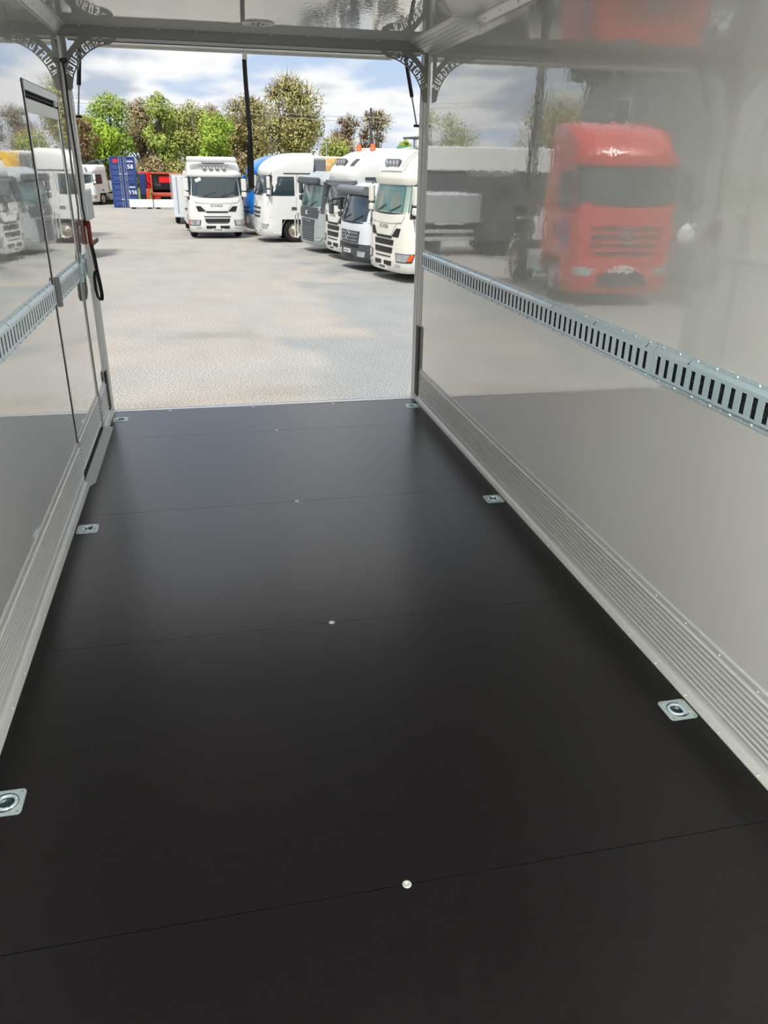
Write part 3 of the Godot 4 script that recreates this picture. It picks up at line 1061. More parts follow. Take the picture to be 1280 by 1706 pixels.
func cp(sec: Array, s: float, y: float) -> Vector3:
	var q = row(sec, y)
	var w = q[1]
	var zf = q[2]
	var r = q[3]
	var a = w - r
	var t = absf(s)
	var x = 0.0
	var z = 0.0
	var arc = r * PI / 2
	if t <= a:
		x = t
		z = zf
	elif t <= a + arc:
		var ph = (t - a) / r
		x = a + r * sin(ph)
		z = zf - r + r * cos(ph)
	else:
		x = w
		z = zf - r - (t - a - arc)
	z -= BULGE * (x / w) * (x / w)
	return Vector3(x * signf(s) if s != 0.0 else 0.0, y, z)

func cn(sec: Array, s: float, y: float) -> Vector3:
	var e = 0.01
	var ts = cp(sec, s + e, y) - cp(sec, s - e, y)
	var ty = cp(sec, s, y + e) - cp(sec, s, y - e)
	return ts.cross(ty).normalized()

# arc position along the outline at depth z on the side
func sz(sec: Array, y: float, z: float) -> float:
	var q = row(sec, y)
	return q[1] - q[3] + q[3] * PI / 2 + (q[2] - BULGE - q[3] - z)

func loft(st: SurfaceTool, sec: Array):
	var rings = []
	for q in sec:
		var a = q[1] - q[3]
		var arc = q[3] * PI / 2
		var side = q[2] - BULGE - q[3] - q[4]
		var ss = []
		for k in 5: ss.append(a * k / 4.0)
		for k in 4: ss.append(a + arc * (k + 1) / 4.0)
		for k in 3: ss.append(a + arc + side * (k + 1) / 3.0)
		var ring = []
		for k in range(ss.size() - 1, 0, -1): ring.append(cp([q], -ss[k], q[0]))
		for k in ss.size(): ring.append(cp([q], ss[k], q[0]))
		rings.append(ring)
	var n = rings[0].size()
	st.set_smooth_group(3)
	for j in rings.size() - 1:
		for k in n - 1:
			var c = (rings[j][k] + rings[j][k + 1]) * 0.5
			var out = Vector3(c.x, 0, c.z + 1.3)
			quad(st, rings[j][k], rings[j][k + 1], rings[j + 1][k + 1], rings[j + 1][k], out + Vector3(0, 0.2, 0))
	st.set_smooth_group(-1)
	for j in rings.size() - 1:
		quad(st, rings[j][0], rings[j][n - 1], rings[j + 1][n - 1], rings[j + 1][0], Vector3.FORWARD)
	for e in [0, rings.size() - 1]:
		var up = Vector3.DOWN if e == 0 else Vector3.UP
		var mid = Vector3.ZERO
		for p in rings[e]: mid += p
		mid /= n
		for k in n: tri(st, mid, rings[e][k], rings[e][(k + 1) % n], up)

# a panel lying on the loft between two outline positions, with its own thickness
func patch(t: Node, called: String, m: Material, sec: Array, b0, b1, t0, t1, y0, y1, off := 0.012, ns := 6, ny := 2, yk := 0.0):
	var st = begin()
	var g = []
	for j in ny + 1:
		var v = float(j) / ny
		var line = []
		for i in ns + 1:
			var u = float(i) / ns
			var yy = lerpf(y0, y1, v) + yk * (1.0 - v) * (2.0 * u - 1.0) * (2.0 * u - 1.0)
			var s = lerpf(lerpf(b0, b1, u), lerpf(t0, t1, u), v)
			line.append([cp(sec, s, yy), cn(sec, s, yy)])
		g.append(line)
	var P = func(j, i, d): return g[j][i][0] + g[j][i][1] * d
	st.set_smooth_group(4)
	for j in ny:
		for i in ns:
			quad(st, P.call(j, i, off), P.call(j, i + 1, off), P.call(j + 1, i + 1, off), P.call(j + 1, i, off), g[j][i][1])
	st.set_smooth_group(-1)
	var lo = -0.02
	for i in ns:
		quad(st, P.call(0, i, off), P.call(0, i + 1, off), P.call(0, i + 1, lo), P.call(0, i, lo), Vector3.DOWN)
		quad(st, P.call(ny, i, off), P.call(ny, i + 1, off), P.call(ny, i + 1, lo), P.call(ny, i, lo), Vector3.UP)
	for j in ny:
		quad(st, P.call(j, 0, off), P.call(j + 1, 0, off), P.call(j + 1, 0, lo), P.call(j, 0, lo), P.call(j, 0, 0.0) - P.call(j, 1, 0.0))
		quad(st, P.call(j, ns, off), P.call(j + 1, ns, off), P.call(j + 1, ns, lo), P.call(j, ns, lo), P.call(j, ns, 0.0) - P.call(j, ns - 1, 0.0))
	return obj(called, st, m, t)

func pair(t: Node, called: String, m: Material, sec: Array, b0, b1, t0, t1, y0, y1, off := 0.012, ns := 4, ny := 2):
	for s in [-1.0, 1.0]: patch(t, called, m, sec, b0 * s, b1 * s, t0 * s, t1 * s, y0, y1, off, ns, ny)

func side(t: Node, called: String, m: Material, sec: Array, z0b, z1b, z0t, z1t, y0, y1, off := 0.012):
	for s in [-1.0, 1.0]:
		patch(t, called, m, sec, s * sz(sec, y0, z0b), s * sz(sec, y0, z1b), s * sz(sec, y1, z0t), s * sz(sec, y1, z1t), y0, y1, off, 3, 3)

func wheel(t: Node, c: Vector3, out: float, r := 0.5, w := 0.3, dual := false):
	var ax = Vector3(out, 0, 0)
	var st = begin()
	lathe(st, c, ax, [Vector2(r * 0.56, -w / 2), Vector2(r * 0.9, -w / 2), Vector2(r * 0.985, -w * 0.36), Vector2(r, -w * 0.2), Vector2(r, w * 0.2), Vector2(r * 0.985, w * 0.36), Vector2(r * 0.9, w / 2), Vector2(r * 0.62, w * 0.48), Vector2(r * 0.56, w * 0.38)], 28)
	var ty = obj("tyre", st, M.tyre, t)
	var rm = begin()
	var h = -0.10 if dual else 0.0
	lathe(rm, c, ax, [Vector2(r * 0.58, w * 0.44), Vector2(r * 0.52, w * 0.40), Vector2(r * 0.47, w * 0.15), Vector2(r * 0.40, w * (0.28 + h)), Vector2(r * 0.22, w * (0.30 + h)), Vector2(r * 0.20, w * 0.55), Vector2(r * 0.15, w * 0.62), Vector2(0, w * 0.62)], 20)
	obj("rim", rm, M.rim, ty)
	var nt = begin()
	for k in 10:
		var a = TAU * k / 10
		box(nt, c + Vector3(out * w * 0.31, sin(a) * r * 0.31, cos(a) * r * 0.31), Vector3(0.04, 0.03, 0.03), 0.006)
	tag(obj("wheel_nuts", nt, M.chrome, ty), "", "", "", "stuff")

# scaled rows of a cab: front raked a little, roof pulled in by tables per make
func cab_rows(kind: String) -> Array:
	match kind:
		"tall": return [[0.95, 1.24, -0.02, 0.26, -2.2], [1.3, 1.24, -0.03, 0.26, -2.2], [1.80, 1.22, -0.08, 0.26, -2.2], [2.52, 1.16, -0.22, 0.26, -2.2], [2.60, 1.17, -0.17, 0.26, -2.2], [2.85, 1.17, -0.22, 0.28, -2.25], [3.05, 1.16, -0.34, 0.28, -2.3], [3.28, 1.13, -0.62, 0.28, -2.3], [3.42, 1.08, -0.95, 0.28, -2.28], [3.50, 0.99, -1.3, 0.24, -2.22], [3.52, 0.88, -1.5, 0.2, -2.12]]
		"mid": return [[0.95, 1.22, -0.02, 0.25, -2.2], [1.3, 1.22, -0.03, 0.25, -2.2], [1.74, 1.20, -0.07, 0.25, -2.2], [2.56, 1.13, -0.22, 0.25, -2.2], [2.62, 1.15, -0.18, 0.25, -2.2], [2.80, 1.15, -0.26, 0.28, -2.2], [3.00, 1.12, -0.45, 0.30, -2.2], [3.12, 1.08, -0.62, 0.30, -2.2], [3.17, 0.98, -0.85, 0.30, -2.1]]
		"stream": return [[0.95, 1.23, -0.02, 0.30, -2.25], [1.35, 1.24, -0.02, 0.30, -2.25], [1.92, 1.22, -0.08, 0.30, -2.25], [2.70, 1.17, -0.26, 0.30, -2.25], [2.78, 1.18, -0.22, 0.30, -2.25], [2.95, 1.17, -0.30, 0.30, -2.28], [3.14, 1.16, -0.46, 0.30, -2.30], [3.32, 1.14, -0.74, 0.30, -2.30], [3.44, 1.10, -1.05, 0.28, -2.29], [3.51, 1.03, -1.35, 0.24, -2.25], [3.53, 0.92, -1.6, 0.2, -2.15]]
		"small": return [[0.80, 1.13, -0.02, 0.22, -1.8], [1.05, 1.13, -0.02, 0.22, -1.8], [1.42, 1.12, -0.06, 0.22, -1.8], [2.20, 1.05, -0.26, 0.22, -1.8], [2.34, 1.03, -0.34, 0.26, -1.8], [2.45, 0.98, -0.55, 0.30, -1.75], [2.49, 0.86, -0.75, 0.30, -1.65]]
		"flat": return [[0.95, 1.23, -0.01, 0.20, -2.2], [1.4, 1.23, -0.02, 0.20, -2.2], [1.62, 1.22, -0.05, 0.20, -2.2], [2.42, 1.16, -0.20, 0.20, -2.2], [2.55, 1.15, -0.24, 0.22, -2.2], [2.74, 1.10, -0.42, 0.28, -2.15], [2.82, 0.98, -0.62, 0.30, -2.05]]
	return []

const LOW := [[0.27, 1.18, -0.06, 0.30, -0.78], [0.34, 1.225, -0.005, 0.30, -0.80], [0.60, 1.24, 0.0, 0.29, -0.82], [0.955, 1.24, -0.015, 0.27, -0.84]]

# everything of a truck but its face: lower body, cab, side glass, mirrors, wheels, frame
func truck(called: String, label: String, x: float, z: float, yaw: float, kind: String, p: Material, low: Material, tail := 5.2) -> Array:
	var t = thing(called, label, "truck", Vector3(x, gy(z), z), deg_to_rad(yaw), "")
	var sec = cab_rows(kind)
	var k = sec[0][0] / 0.955
	var lo = LOW.map(func(q): return [q[0] * (k if q[0] > 0.3 else 1.0), q[1] * sec[0][1] / 1.24, q[2], q[3] * sec[0][3] / 0.27, q[4]])
	var st = begin()
	loft(st, sec)
	obj("cab", st, p, t)
	var sl = begin()
	loft(sl, lo)
	obj("bumper", sl, low, t)
	# wing plate over the front wheel
	var wr = 0.5 if k > 0.9 else 0.43
	var wc = Vector3(0, wr, -1.42)
	for s in [-1.0, 1.0]:
		var wg = begin()
		var pts = [Vector2(-2.12, 0.62), Vector2(-2.12, 1.02 * k)]
		pts.append(Vector2(-0.80, 1.02 * k))
		pts.append(Vector2(-0.80, 0.62))
		for i in 13:
			var a = PI * (0.06 + 0.88 * i / 12.0)
			pts.append(Vector2(wc.z + cos(a) * wr * 1.20, wc.y + sin(a) * wr * 1.20))
		prism(wg, Vector3(s * (sec[0][1] - 0.10), 0, 0), Vector3.BACK, Vector3.UP, Vector3(s * 0.10, 0, 0), pts)
		obj("wing", wg, p, t)
		wheel(t, wc + Vector3(s * (sec[0][1] - 0.22), 0, 0), s, wr)
		wheel(t, Vector3(s * (sec[0][1] - 0.30), wr, -tail + 0.6), s, wr, 0.5, true)
	bx("wheel_housing", Vector3(0, 0.72, -1.45), Vector3(1.7, 0.5, 1.3), M.chassis, t)
	bx("chassis_frame", Vector3(0, 0.78, -tail / 2 - 0.9), Vector3(0.95, 0.26, tail - 0.9), M.chassis, t, 0.02)
	bx("fuel_tank", Vector3(0.9, 0.62, -3.0), Vector3(0.5, 0.5, 1.1), M.silver, t, 0.08)
	bx("battery_box", Vector3(-0.9, 0.62, -3.0), Vector3(0.5, 0.5, 1.1), M.chassis, t, 0.06)
	return [t, sec, lo]

func mirrors(t: Node, sec: Array, y0: float, y1: float, m: Material, out := 0.20):
	for s in [-1.0, 1.0]:
		var w = row(sec, y1)[1]
		var mx = s * (w + out)
		var st = begin()
		tube(st, [Vector3(s * (w - 0.05), y1 + 0.03, -0.45), Vector3(mx, y1 + 0.02, -0.30), Vector3(mx, y0, -0.30), Vector3(s * (w - 0.05), y0 - 0.03, -0.45)], 0.022, 6)
		var arm = obj("mirror_arm", st, M.plastic, t)
		bx("mirror_head", Vector3(mx + s * 0.02, lerpf(y0, y1, 0.66), -0.28), Vector3(0.22, (y1 - y0) * 0.62, 0.12), m, arm, 0.035)
		bx("mirror_head", Vector3(mx + s * 0.02, lerpf(y0, y1, 0.16), -0.28), Vector3(0.22, (y1 - y0) * 0.26, 0.12), m, arm, 0.035)
		bx("mirror_glass", Vector3(mx + s * 0.02, lerpf(y0, y1, 0.66), -0.343), Vector3(0.18, (y1 - y0) * 0.54, 0.008), M.chrome, arm)

func badge(t: Node, words: String, sec: Array, y: float, h: float):
	var c = cp(sec, 0.0, y)
	var n = cn(sec, 0.0, y)
	var right = Vector3.RIGHT
	text("badge", words, h, M.badge, t, Transform3D(Basis(right, n.cross(right), n), c + n * 0.012), 0.02)

func star(t: Node, sec: Array, y: float, r: float):
	var c = cp(sec, 0.0, y) + cn(sec, 0.0, y) * 0.05
	var st = begin()
	var pts = []
	for k in 21: pts.append(c + Vector3(cos(TAU * k / 20), sin(TAU * k / 20), 0) * r)
	tube(st, pts, r * 0.09, 6)
	for k in 3:
		var a = PI / 2 + TAU * k / 3
		tube(st, [c, c + Vector3(cos(a), sin(a), 0) * r], [r * 0.16, r * 0.04], 6)
	obj("emblem", st, M.chrome, t)

func wipers(t: Node, sec: Array, y: float):
	for s in [-0.55, 0.25]:
		var a = cp(sec, s, y) + Vector3(0, 0, 0.04)
		var b = cp(sec, s + 0.55, y + 0.18) + Vector3(0, 0, 0.04)
		var st = begin()
		tube(st, [a, b], 0.012, 5)
		obj("wiper", st, M.black, t)

func number_plate(t: Node, lo: Array, y: float, x := 0.0):
	patch(t, "number_plate", M.plate, lo, x - 0.26, x + 0.26, x - 0.26, x + 0.26, y - 0.055, y + 0.055, 0.02, 2, 1)
	# dark registration characters too small to read
	for k in 6:
		patch(t, "plate_character", M.plastic, lo, x - 0.19 + k * 0.066, x - 0.155 + k * 0.066, x - 0.19 + k * 0.066, x - 0.155 + k * 0.066, y - 0.03, y + 0.03, 0.023, 1, 1)

func beacon(t: Node, at: Vector3):
	var st = begin()
	lathe(st, at, Vector3.UP, [Vector2(0.10, 0), Vector2(0.10, 0.04), Vector2(0.085, 0.05), Vector2(0.085, 0.15), Vector2(0.06, 0.19), Vector2(0, 0.2)], 12)
	obj("beacon", st, M.beacon, t)

# side windows, door line, step, handle
func doors(t: Node, sec: Array, p: Material, y0: float, y1: float, za: float, zb: float):
	side(t, "door_seam", M.plastic_mid, sec, za + 0.10, za + 0.085, za + 0.10, za + 0.085, 1.0, y1 + 0.1, 0.003)
	side(t, "door_seam", M.plastic_mid, sec, zb - 0.12, zb - 0.135, zb - 0.12, zb - 0.135, 1.0, y1 + 0.1, 0.003)
	side(t, "side_window", M.glass, sec, za, zb, za - 0.05, zb, y0, y1, 0.010)
	side(t, "door_handle", M.plastic, sec, zb + 0.16, zb - 0.08, zb + 0.14, zb - 0.06, y0 - 0.55, y0 - 0.44, 0.02)

# grille with a V shaped top panel, as on the white trucks with the long letter badge
func face_vee(t: Node, sec: Array, lo: Array, p: Material, w0: float, w1: float, pane := false):
	if pane:
		patch(t, "cab_interior", M.interior, sec, -1.12, 1.12, -1.06, 1.06, w0 + 0.02, w1 - 0.02, 0.004, 10, 3)
		for s in [-0.55, 0.45]:
			patch(t, "seat", M.seat, sec, s - 0.24, s + 0.24, s - 0.20, s + 0.20, w0 + 0.10, w0 + 0.52, 0.008, 4, 2)
		patch(t, "windscreen", M.pane, sec, -1.16, 1.16, -1.10, 1.10, w0, w1, 0.016, 12, 4, 0.05)
	else:
		patch(t, "windscreen", M.glass, sec, -1.16, 1.16, -1.10, 1.10, w0, w1, 0.014, 12, 4, 0.06)
	pair(t, "screen_pillar", M.grille, sec, 1.16, 1.30, 1.10, 1.22, w0 - 0.12, w1, 0.012)
	patch(t, "scuttle", M.grille, sec, -1.0, 1.0, -1.15, 1.15, w0 - 0.045, w0, 0.010, 8, 1, 0.05)
	wipers(t, sec, w0 + 0.02)
	patch(t, "upper_panel", p, sec, -0.92, 0.92, -1.02, 1.02, w0 - 0.27, w0 - 0.055, 0.026, 8, 2, 0.05)
	var y = w0 - 0.36
	patch(t, "badge_panel", p, sec, -0.44, 0.44, -0.66, 0.66, y - 0.22, y + 0.07, 0.022, 6, 2)
	badge(t, "SCANIA", sec, y, 0.105)
	pair(t, "grille_corner", M.grille, sec, 0.48, 0.82, 0.70, 0.90, y - 0.24, y - 0.02, 0.014)
	patch(t, "grille_lip", M.grille, sec, -0.48, 0.48, -0.46, 0.46, y - 0.29, y - 0.235, 0.016, 6, 1)
	for q in [[y - 0.47, y - 0.33, 0.56], [y - 0.68, y - 0.53, 0.52]]:
		var target = sec if q[0] > 0.96 else lo
		if q[0] < 0.955 and q[1] > 0.955: q[1] = 0.95
		patch(t, "grille_slot", M.grille, target, -q[2], q[2], -q[2] - 0.03, q[2] + 0.03, q[0], q[1], 0.014, 6, 1)
	patch(t, "grille_slot", M.grille, lo, -0.46, 0.46, -0.48, 0.48, 0.655, 0.685, 0.014, 6, 1)
	pair(t, "fog_slot", M.grille, lo, 0.10, 0.50, 0.10, 0.52, 0.43, 0.55, 0.014)
	pair(t, "headlight", M.lamp_glass, lo, 0.80, 1.16, 0.76, 1.24, 0.58, 0.77, 0.022)
	pair(t, "headlight_bezel", M.plastic, lo, 0.76, 1.30, 0.72, 1.38, 0.555, 0.79, 0.012)
	pair(t, "indicator", M.amber, lo, 1.17, 1.28, 1.24, 1.36, 0.60, 0.76, 0.022)
	pair(t, "fog_lamp", M.lamp_glass, lo, 0.72, 0.95, 0.72, 0.97, 0.44, 0.50, 0.018)
	number_plate(t, lo, 0.38)

func spot_row(t: Node, xs: Array, y: float, z: float, r := 0.095, wide := 1.0):
	for x in xs:
		var st = begin()
		lathe(st, Vector3(x, y, z), Vector3(0, 0, 1), [Vector2(r * 0.7, -0.1), Vector2(r, -0.04), Vector2(r, 0.02), Vector2(r * 0.9, 0.03)], 14)
		var h = obj("spot_lamp", st, M.plastic, t)
		h.scale = Vector3(1, 1, 1)
		var g = begin()
		lathe(g, Vector3(x, y, z), Vector3(0, 0, 1), [Vector2(r * 0.9, 0.022), Vector2(r * 0.6, 0.034), Vector2(0, 0.04)], 14)
		obj("lens", g, M.lamp_glass, h)

# grille of horizontal bars round a star
func face_star(t: Node, sec: Array, lo: Array, p: Material, w0: float, w1: float, bars: Array, bw: float, bm: Material):
	patch(t, "windscreen", M.glass, sec, -1.12, 1.12, -1.06, 1.06, w0, w1, 0.014, 12, 4, 0.05)
	pair(t, "screen_pillar", M.grille, sec, 1.12, 1.24, 1.06, 1.17, w0 - 0.06, w1, 0.012)
	patch(t, "scuttle", M.grille, sec, -1.05, 1.05, -1.12, 1.12, w0 - 0.05, w0, 0.010, 8, 1, 0.04)
	wipers(t, sec, w0 + 0.02)
	for q in bars:
		var target = sec if q[0] > sec[0][0] else lo
		patch(t, "grille_bar", bm, target, -bw * q[2], bw * q[2], -bw * q[3], bw * q[3], q[0], q[1], 0.018, 8, 1)

func build_trucks():
	# --- the row on the right, fronts to the lane
	var r = truck("truck", "cream white tractor unit with badge letters, nearest in the row, by the right post", 4.47, -16.35, -77, "tall", M.cream, M.cream)
	var t = r[0]
	face_vee(t, r[1], r[2], M.cream, 1.80, 2.50, true)
	doors(t, r[1], M.cream, 1.72, 2.42, -0.50, -1.45)
	mirrors(t, r[1], 1.75, 2.5, M.cream)
	patch(t, "brow", M.cream, r[1], -1.24, 1.24, -1.24, 1.24, 2.53, 2.70, 0.05, 10, 2)
	spot_row(t, [-0.38, -0.17, 0.04, 0.25], 3.02, -0.30, 0.12)
	patch(t, "lamp_recess", M.cream, r[1], -0.72, 0.62, -0.72, 0.62, 2.84, 2.90, 0.03, 8, 1)
	for sx in [0.55, 0.72]:
		var rb = begin()
		tube(rb, [cp(r[1], sx, 2.86) + Vector3(0, 0, 0.03), cp(r[1], sx, 3.05) + Vector3(0, 0.02, 0.03), cp(r[1], sx, 3.28) + Vector3(0, 0.02, 0.02), cp(r[1], sx * 0.95, 3.44) + Vector3(0, 0.02, 0.0)], 0.018, 6)
		obj("roof_rib", rb, M.cream, t)
	bx("roof_board", Vector3(0.35, 3.66, -1.0), Vector3(1.5, 0.05, 0.5), M.plastic, t, 0.015)
	for sx in [-0.25, 0.95]: bx("board_stay", Vector3(sx, 3.50, -1.05), Vector3(0.10, 0.30, 0.10), M.chrome, t, 0.02)

	r = truck("truck", "small white truck with dark grey bumper and star emblem, second in the row", 3.97, -19.05, -77, "small", M.white_cool, M.plastic)
	t = r[0]
	face_star(t, r[1], r[2], M.white_cool, 1.42, 2.16, [], 0.6, M.plastic_mid)
	patch(t, "grille", M.plastic, r[1], -0.62, 0.62, -0.70, 0.70, 0.82, 1.16, 0.016, 8, 2)
	for k in 3: patch(t, "grille_bar", M.plastic_mid, r[1], -0.60, 0.60, -0.62, 0.62, 0.86 + k * 0.10, 0.925 + k * 0.10, 0.03, 8, 1)
	patch(t, "air_inlet", M.black, r[2], -0.62, 0.62, -0.66, 0.66, 0.69, 0.76, 0.014, 8, 1)
	star(t, r[1], 1.02, 0.13)
	pair(t, "headlight", M.lamp_glass, r[2], 0.62, 0.98, 0.62, 1.02, 0.44, 0.60, 0.02)
	patch(t, "lower_inlet", M.black, r[2], -0.25, 0.30, -0.25, 0.30, 0.37, 0.46, 0.014, 4, 1)
	number_plate(t, r[2], 0.56, -0.12)
	doors(t, r[1], M.white_cool, 1.45, 2.10, -0.42, -1.25)
	mirrors(t, r[1], 1.45, 2.1, M.plastic, 0.24)
	var vs = begin()
	tube(vs, [Vector3(-1.0, 2.30, -0.16), Vector3(1.0, 2.30, -0.16)], 0.13, 12)
	obj("sun_visor", vs, M.plastic_mid, t)
	for s in [-0.7, 0.7]: bx("visor_stay", Vector3(s, 2.28, -0.26), Vector3(0.06, 0.06, 0.22), M.plastic, t)
	var wm = begin()
	tube(wm, [Vector3(-1.0, 2.05, -0.3), Vector3(-1.22, 1.98, 0.02), Vector3(-1.30, 1.75, 0.06)], 0.025, 6)
	obj("mirror_arm", wm, M.black, t)
	bx("mirror_head", Vector3(-1.30, 1.72, 0.04), Vector3(0.20, 0.34, 0.12), M.plastic, t, 0.03)

	r = truck("truck", "white tall tractor unit with black grille slots half hidden behind the small star truck", 3.96, -22.30, -79, "tall", M.white, M.white)
	t = r[0]
	face_vee(t, r[1], r[2], M.white, 1.80, 2.36)
	doors(t, r[1], M.white, 1.72, 2.42, -0.50, -1.45)
	mirrors(t, r[1], 1.75, 2.5, M.plastic)
	patch(t, "brow", M.plastic_mid, r[1], -1.22, 1.22, -1.22, 1.22, 2.38, 2.58, 0.10, 10, 2)
	spot_row(t, [-0.36, -0.12, 0.12, 0.36], 3.10, -0.34, 0.12)
	pair(t, "roof_lamp", M.plastic, r[1], 0.82, 1.02, 0.84, 1.0, 3.0, 3.2, 0.02)
	beacon(t, Vector3(-0.62, 3.48, -1.25))
	beacon(t, Vector3(0.62, 3.48, -1.25))
	bx("side_trim", Vector3(1.20, 2.62, -1.4), Vector3(0.03, 0.10, 1.3), M.plastic, t, 0.01)
	# its long white box body
	bx("box_body", Vector3(0, 2.28, -6.2), Vector3(2.5, 2.56, 7.6), M.white, t, 0.04)
	bx("roof_spoiler", Vector3(0, 3.48, -3.0), Vector3(2.2, 0.20, 1.3), M.white, t, 0.08, Basis(Vector3.RIGHT, 0.16))

	r = truck("truck", "pale grey green truck with tall dark grille, left of the white truck with slots", 3.43, -25.05, -78, "flat", M.grey_green, M.grey_green)
	t = r[0]
	patch(t, "windscreen", M.glass_green, r[1], -1.12, 1.12, -1.06, 1.06, 1.62, 2.36, 0.014, 12, 4, 0.04)
	pair(t, "screen_pillar", M.plastic, r[1], 1.12, 1.26, 1.06, 1.18, 1.42, 2.40, 0.010)
	wipers(t, r[1], 1.64)
	patch(t, "dark_band", M.plastic, r[1], -0.95, 0.95, -1.12, 1.12, 1.24, 1.60, 0.012, 8, 2)
	var dg = begin()
	tube(dg, [cp(r[1], -0.10, 1.34) + Vector3(0, 0, 0.03), cp(r[1], 0.10, 1.50) + Vector3(0, 0, 0.03)], 0.02, 6)
	tube(dg, [cp(r[1], 0.02, 1.34) + Vector3(0, 0, 0.03), cp(r[1], -0.05, 1.46) + Vector3(0, 0, 0.03)], 0.014, 6)
	obj("emblem", dg, M.chrome, t)
	patch(t, "grille", M.plastic, r[1], -0.66, 0.66, -0.72, 0.72, 0.96, 1.19, 0.014, 8, 2)
	patch(t, "grille", M.plastic, r[2], -0.62, 0.62, -0.66, 0.66, 0.42, 0.94, 0.014, 8, 2)
	for k in 6: patch(t, "grille_bar", M.plastic_mid, r[2], -0.58, 0.58, -0.58, 0.58, 0.46 + k * 0.08, 0.485 + k * 0.08, 0.026, 6, 1)
	for k in 3: patch(t, "grille_mark", M.chrome, r[1], -0.40 + k * 0.30, -0.26 + k * 0.30, -0.38 + k * 0.30, -0.24 + k * 0.30, 1.10, 1.14, 0.03, 2, 1)
	pair(t, "headlight", M.lamp_glass, r[2], 0.80, 1.10, 0.85, 1.20, 0.46, 0.56, 0.02)
	pair(t, "corner_panel", M.grey_green, r[2], 0.76, 1.30, 0.80, 1.36, 0.58, 0.90, 0.024)
	side(t, "panel_seam", M.plastic, r[1], -0.60, -0.66, -0.60, -0.66, 0.96, 1.10, 0.006)
	doors(t, r[1], M.grey_green, 1.50, 2.28, -0.40, -1.35)
	mirrors(t, r[1], 1.75, 2.5, M.plastic, 0.26)
	bx("sun_visor", Vector3(0, 2.50, -0.10), Vector3(2.2, 0.24, 0.16), M.plastic, t, 0.05, Basis(Vector3.RIGHT, -0.25))
	var bb = begin()
	tube(bb, [Vector3(-0.9, 0.45, 0.18), Vector3(-0.9, 1.25, 0.16), Vector3(-0.55, 1.35, 0.16), Vector3(-0.55, 0.45, 0.18)], 0.03, 8)
	obj("bull_bar", bb, M.white, t)

	r = truck("truck", "white truck seen from the side with big front wheel and yellow crane base", 1.88, -30.25, -82, "stream", M.white, M.white)
	t = r[0]
	face_star(t, r[1], r[2], M.white, 1.93, 2.66, [[1.15, 1.25, 0.7, 0.8], [1.35, 1.42, 0.8, 0.85], [1.0, 1.08, 0.6, 0.7]], 0.8, M.grille)
	star(t, r[1], 1.6, 0.15)
	doors(t, r[1], M.white, 1.88, 2.62, -0.42, -1.42)
	mirrors(t, r[1], 1.9, 2.65, M.white, 0.14)
	side(t, "roof_seam", M.plastic, r[1], -0.45, -2.2, -0.45, -2.2, 2.72, 2.765, 0.008)
	pair(t, "headlight", M.lamp_glass, r[2], 0.78, 1.16, 0.74, 1.24, 0.60, 0.78, 0.02)
	number_plate(t, r[2], 0.45)
	side(t, "step_panel", M.white, r[2], -0.45, -0.78, -0.45, -0.78, 0.36, 0.78, 0.02)
	bx("roof_box", Vector3(0.0, 3.02, -2.62), Vector3(1.9, 0.62, 0.55), M.plastic_mid, t, 0.06)
	for sx in [-0.6, 0.6]: bx("warning_lamp", Vector3(sx, 3.15, -2.33), Vector3(0.14, 0.14, 0.05), M.blue, t, 0.02)
	bx("warning_lamp", Vector3(0.5, 2.86, -2.33), Vector3(0.24, 0.12, 0.05), M.print_red, t, 0.02)
	var yc = begin()
	prism(yc, Vector3(-0.7, 0, 0), Vector3.FORWARD, Vector3.UP, Vector3(1.7, 0, 0), [Vector2(3.15, 0.9), Vector2(3.45, 0.9), Vector2(3.50, 2.75), Vector2(3.78, 3.42), Vector2(3.30, 3.34), Vector2(3.22, 2.75)])
	obj("crane_base", yc, M.yellow, t)
	for k in 2: bx("air_horn", Vector3(1.24, 2.42 - k * 0.34, -2.1), Vector3(0.06, 0.09, 0.34), M.plastic, t, 0.03, Basis(Vector3.RIGHT, -0.5))

	r = truck("truck", "bright blue truck with white front bumper behind the side-on white truck", 1.62, -34.6, -82, "stream", M.blue, M.white)
	t = r[0]
	face_star(t, r[1], r[2], M.blue, 1.93, 2.66, [[1.0, 1.08, 0.6, 0.7], [1.15, 1.25, 0.7, 0.8]], 0.8, M.navy)
	doors(t, r[1], M.blue, 1.88, 2.62, -0.42, -1.42)
	mirrors(t, r[1], 1.9, 2.65, M.blue)
	bx("box_body", Vector3(0, 2.2, -5.9), Vector3(2.5, 2.6, 7.0), M.white, t, 0.04)
	bx("roof_spoiler", Vector3(0, 3.48, -2.2), Vector3(2.1, 0.12, 1.6), M.blue, t, 0.05, Basis(Vector3.RIGHT, 0.13))

	# --- the white truck standing in the lane
	r = truck("truck", "white truck with badge letters facing the camera in the middle of the lane", 0.24, -31.4, 3.5, "mid", M.white, M.white, 6.4)
	t = r[0]
	face_vee(t, r[1], r[2], M.white, 1.74, 2.52)
	doors(t, r[1], M.white, 1.68, 2.42, -0.50, -1.45)
	mirrors(t, r[1], 1.70, 2.5, M.white, 0.10)
	patch(t, "brow", M.white, r[1], -1.22, 1.22, -1.22, 1.22, 2.54, 2.70, 0.05, 10, 2)
	bx("roof_visor", Vector3(-0.08, 3.24, -0.30), Vector3(2.12, 0.18, 0.34), M.white, t, 0.05, Basis(Vector3.RIGHT, 0.2))
	patch(t, "lamp_panel", M.white, r[1], -0.72, 0.72, -0.66, 0.66, 2.84, 3.04, 0.05, 8, 2)
	spot_row(t, [-0.42, -0.14, 0.14, 0.42], 2.90, -0.22, 0.085)
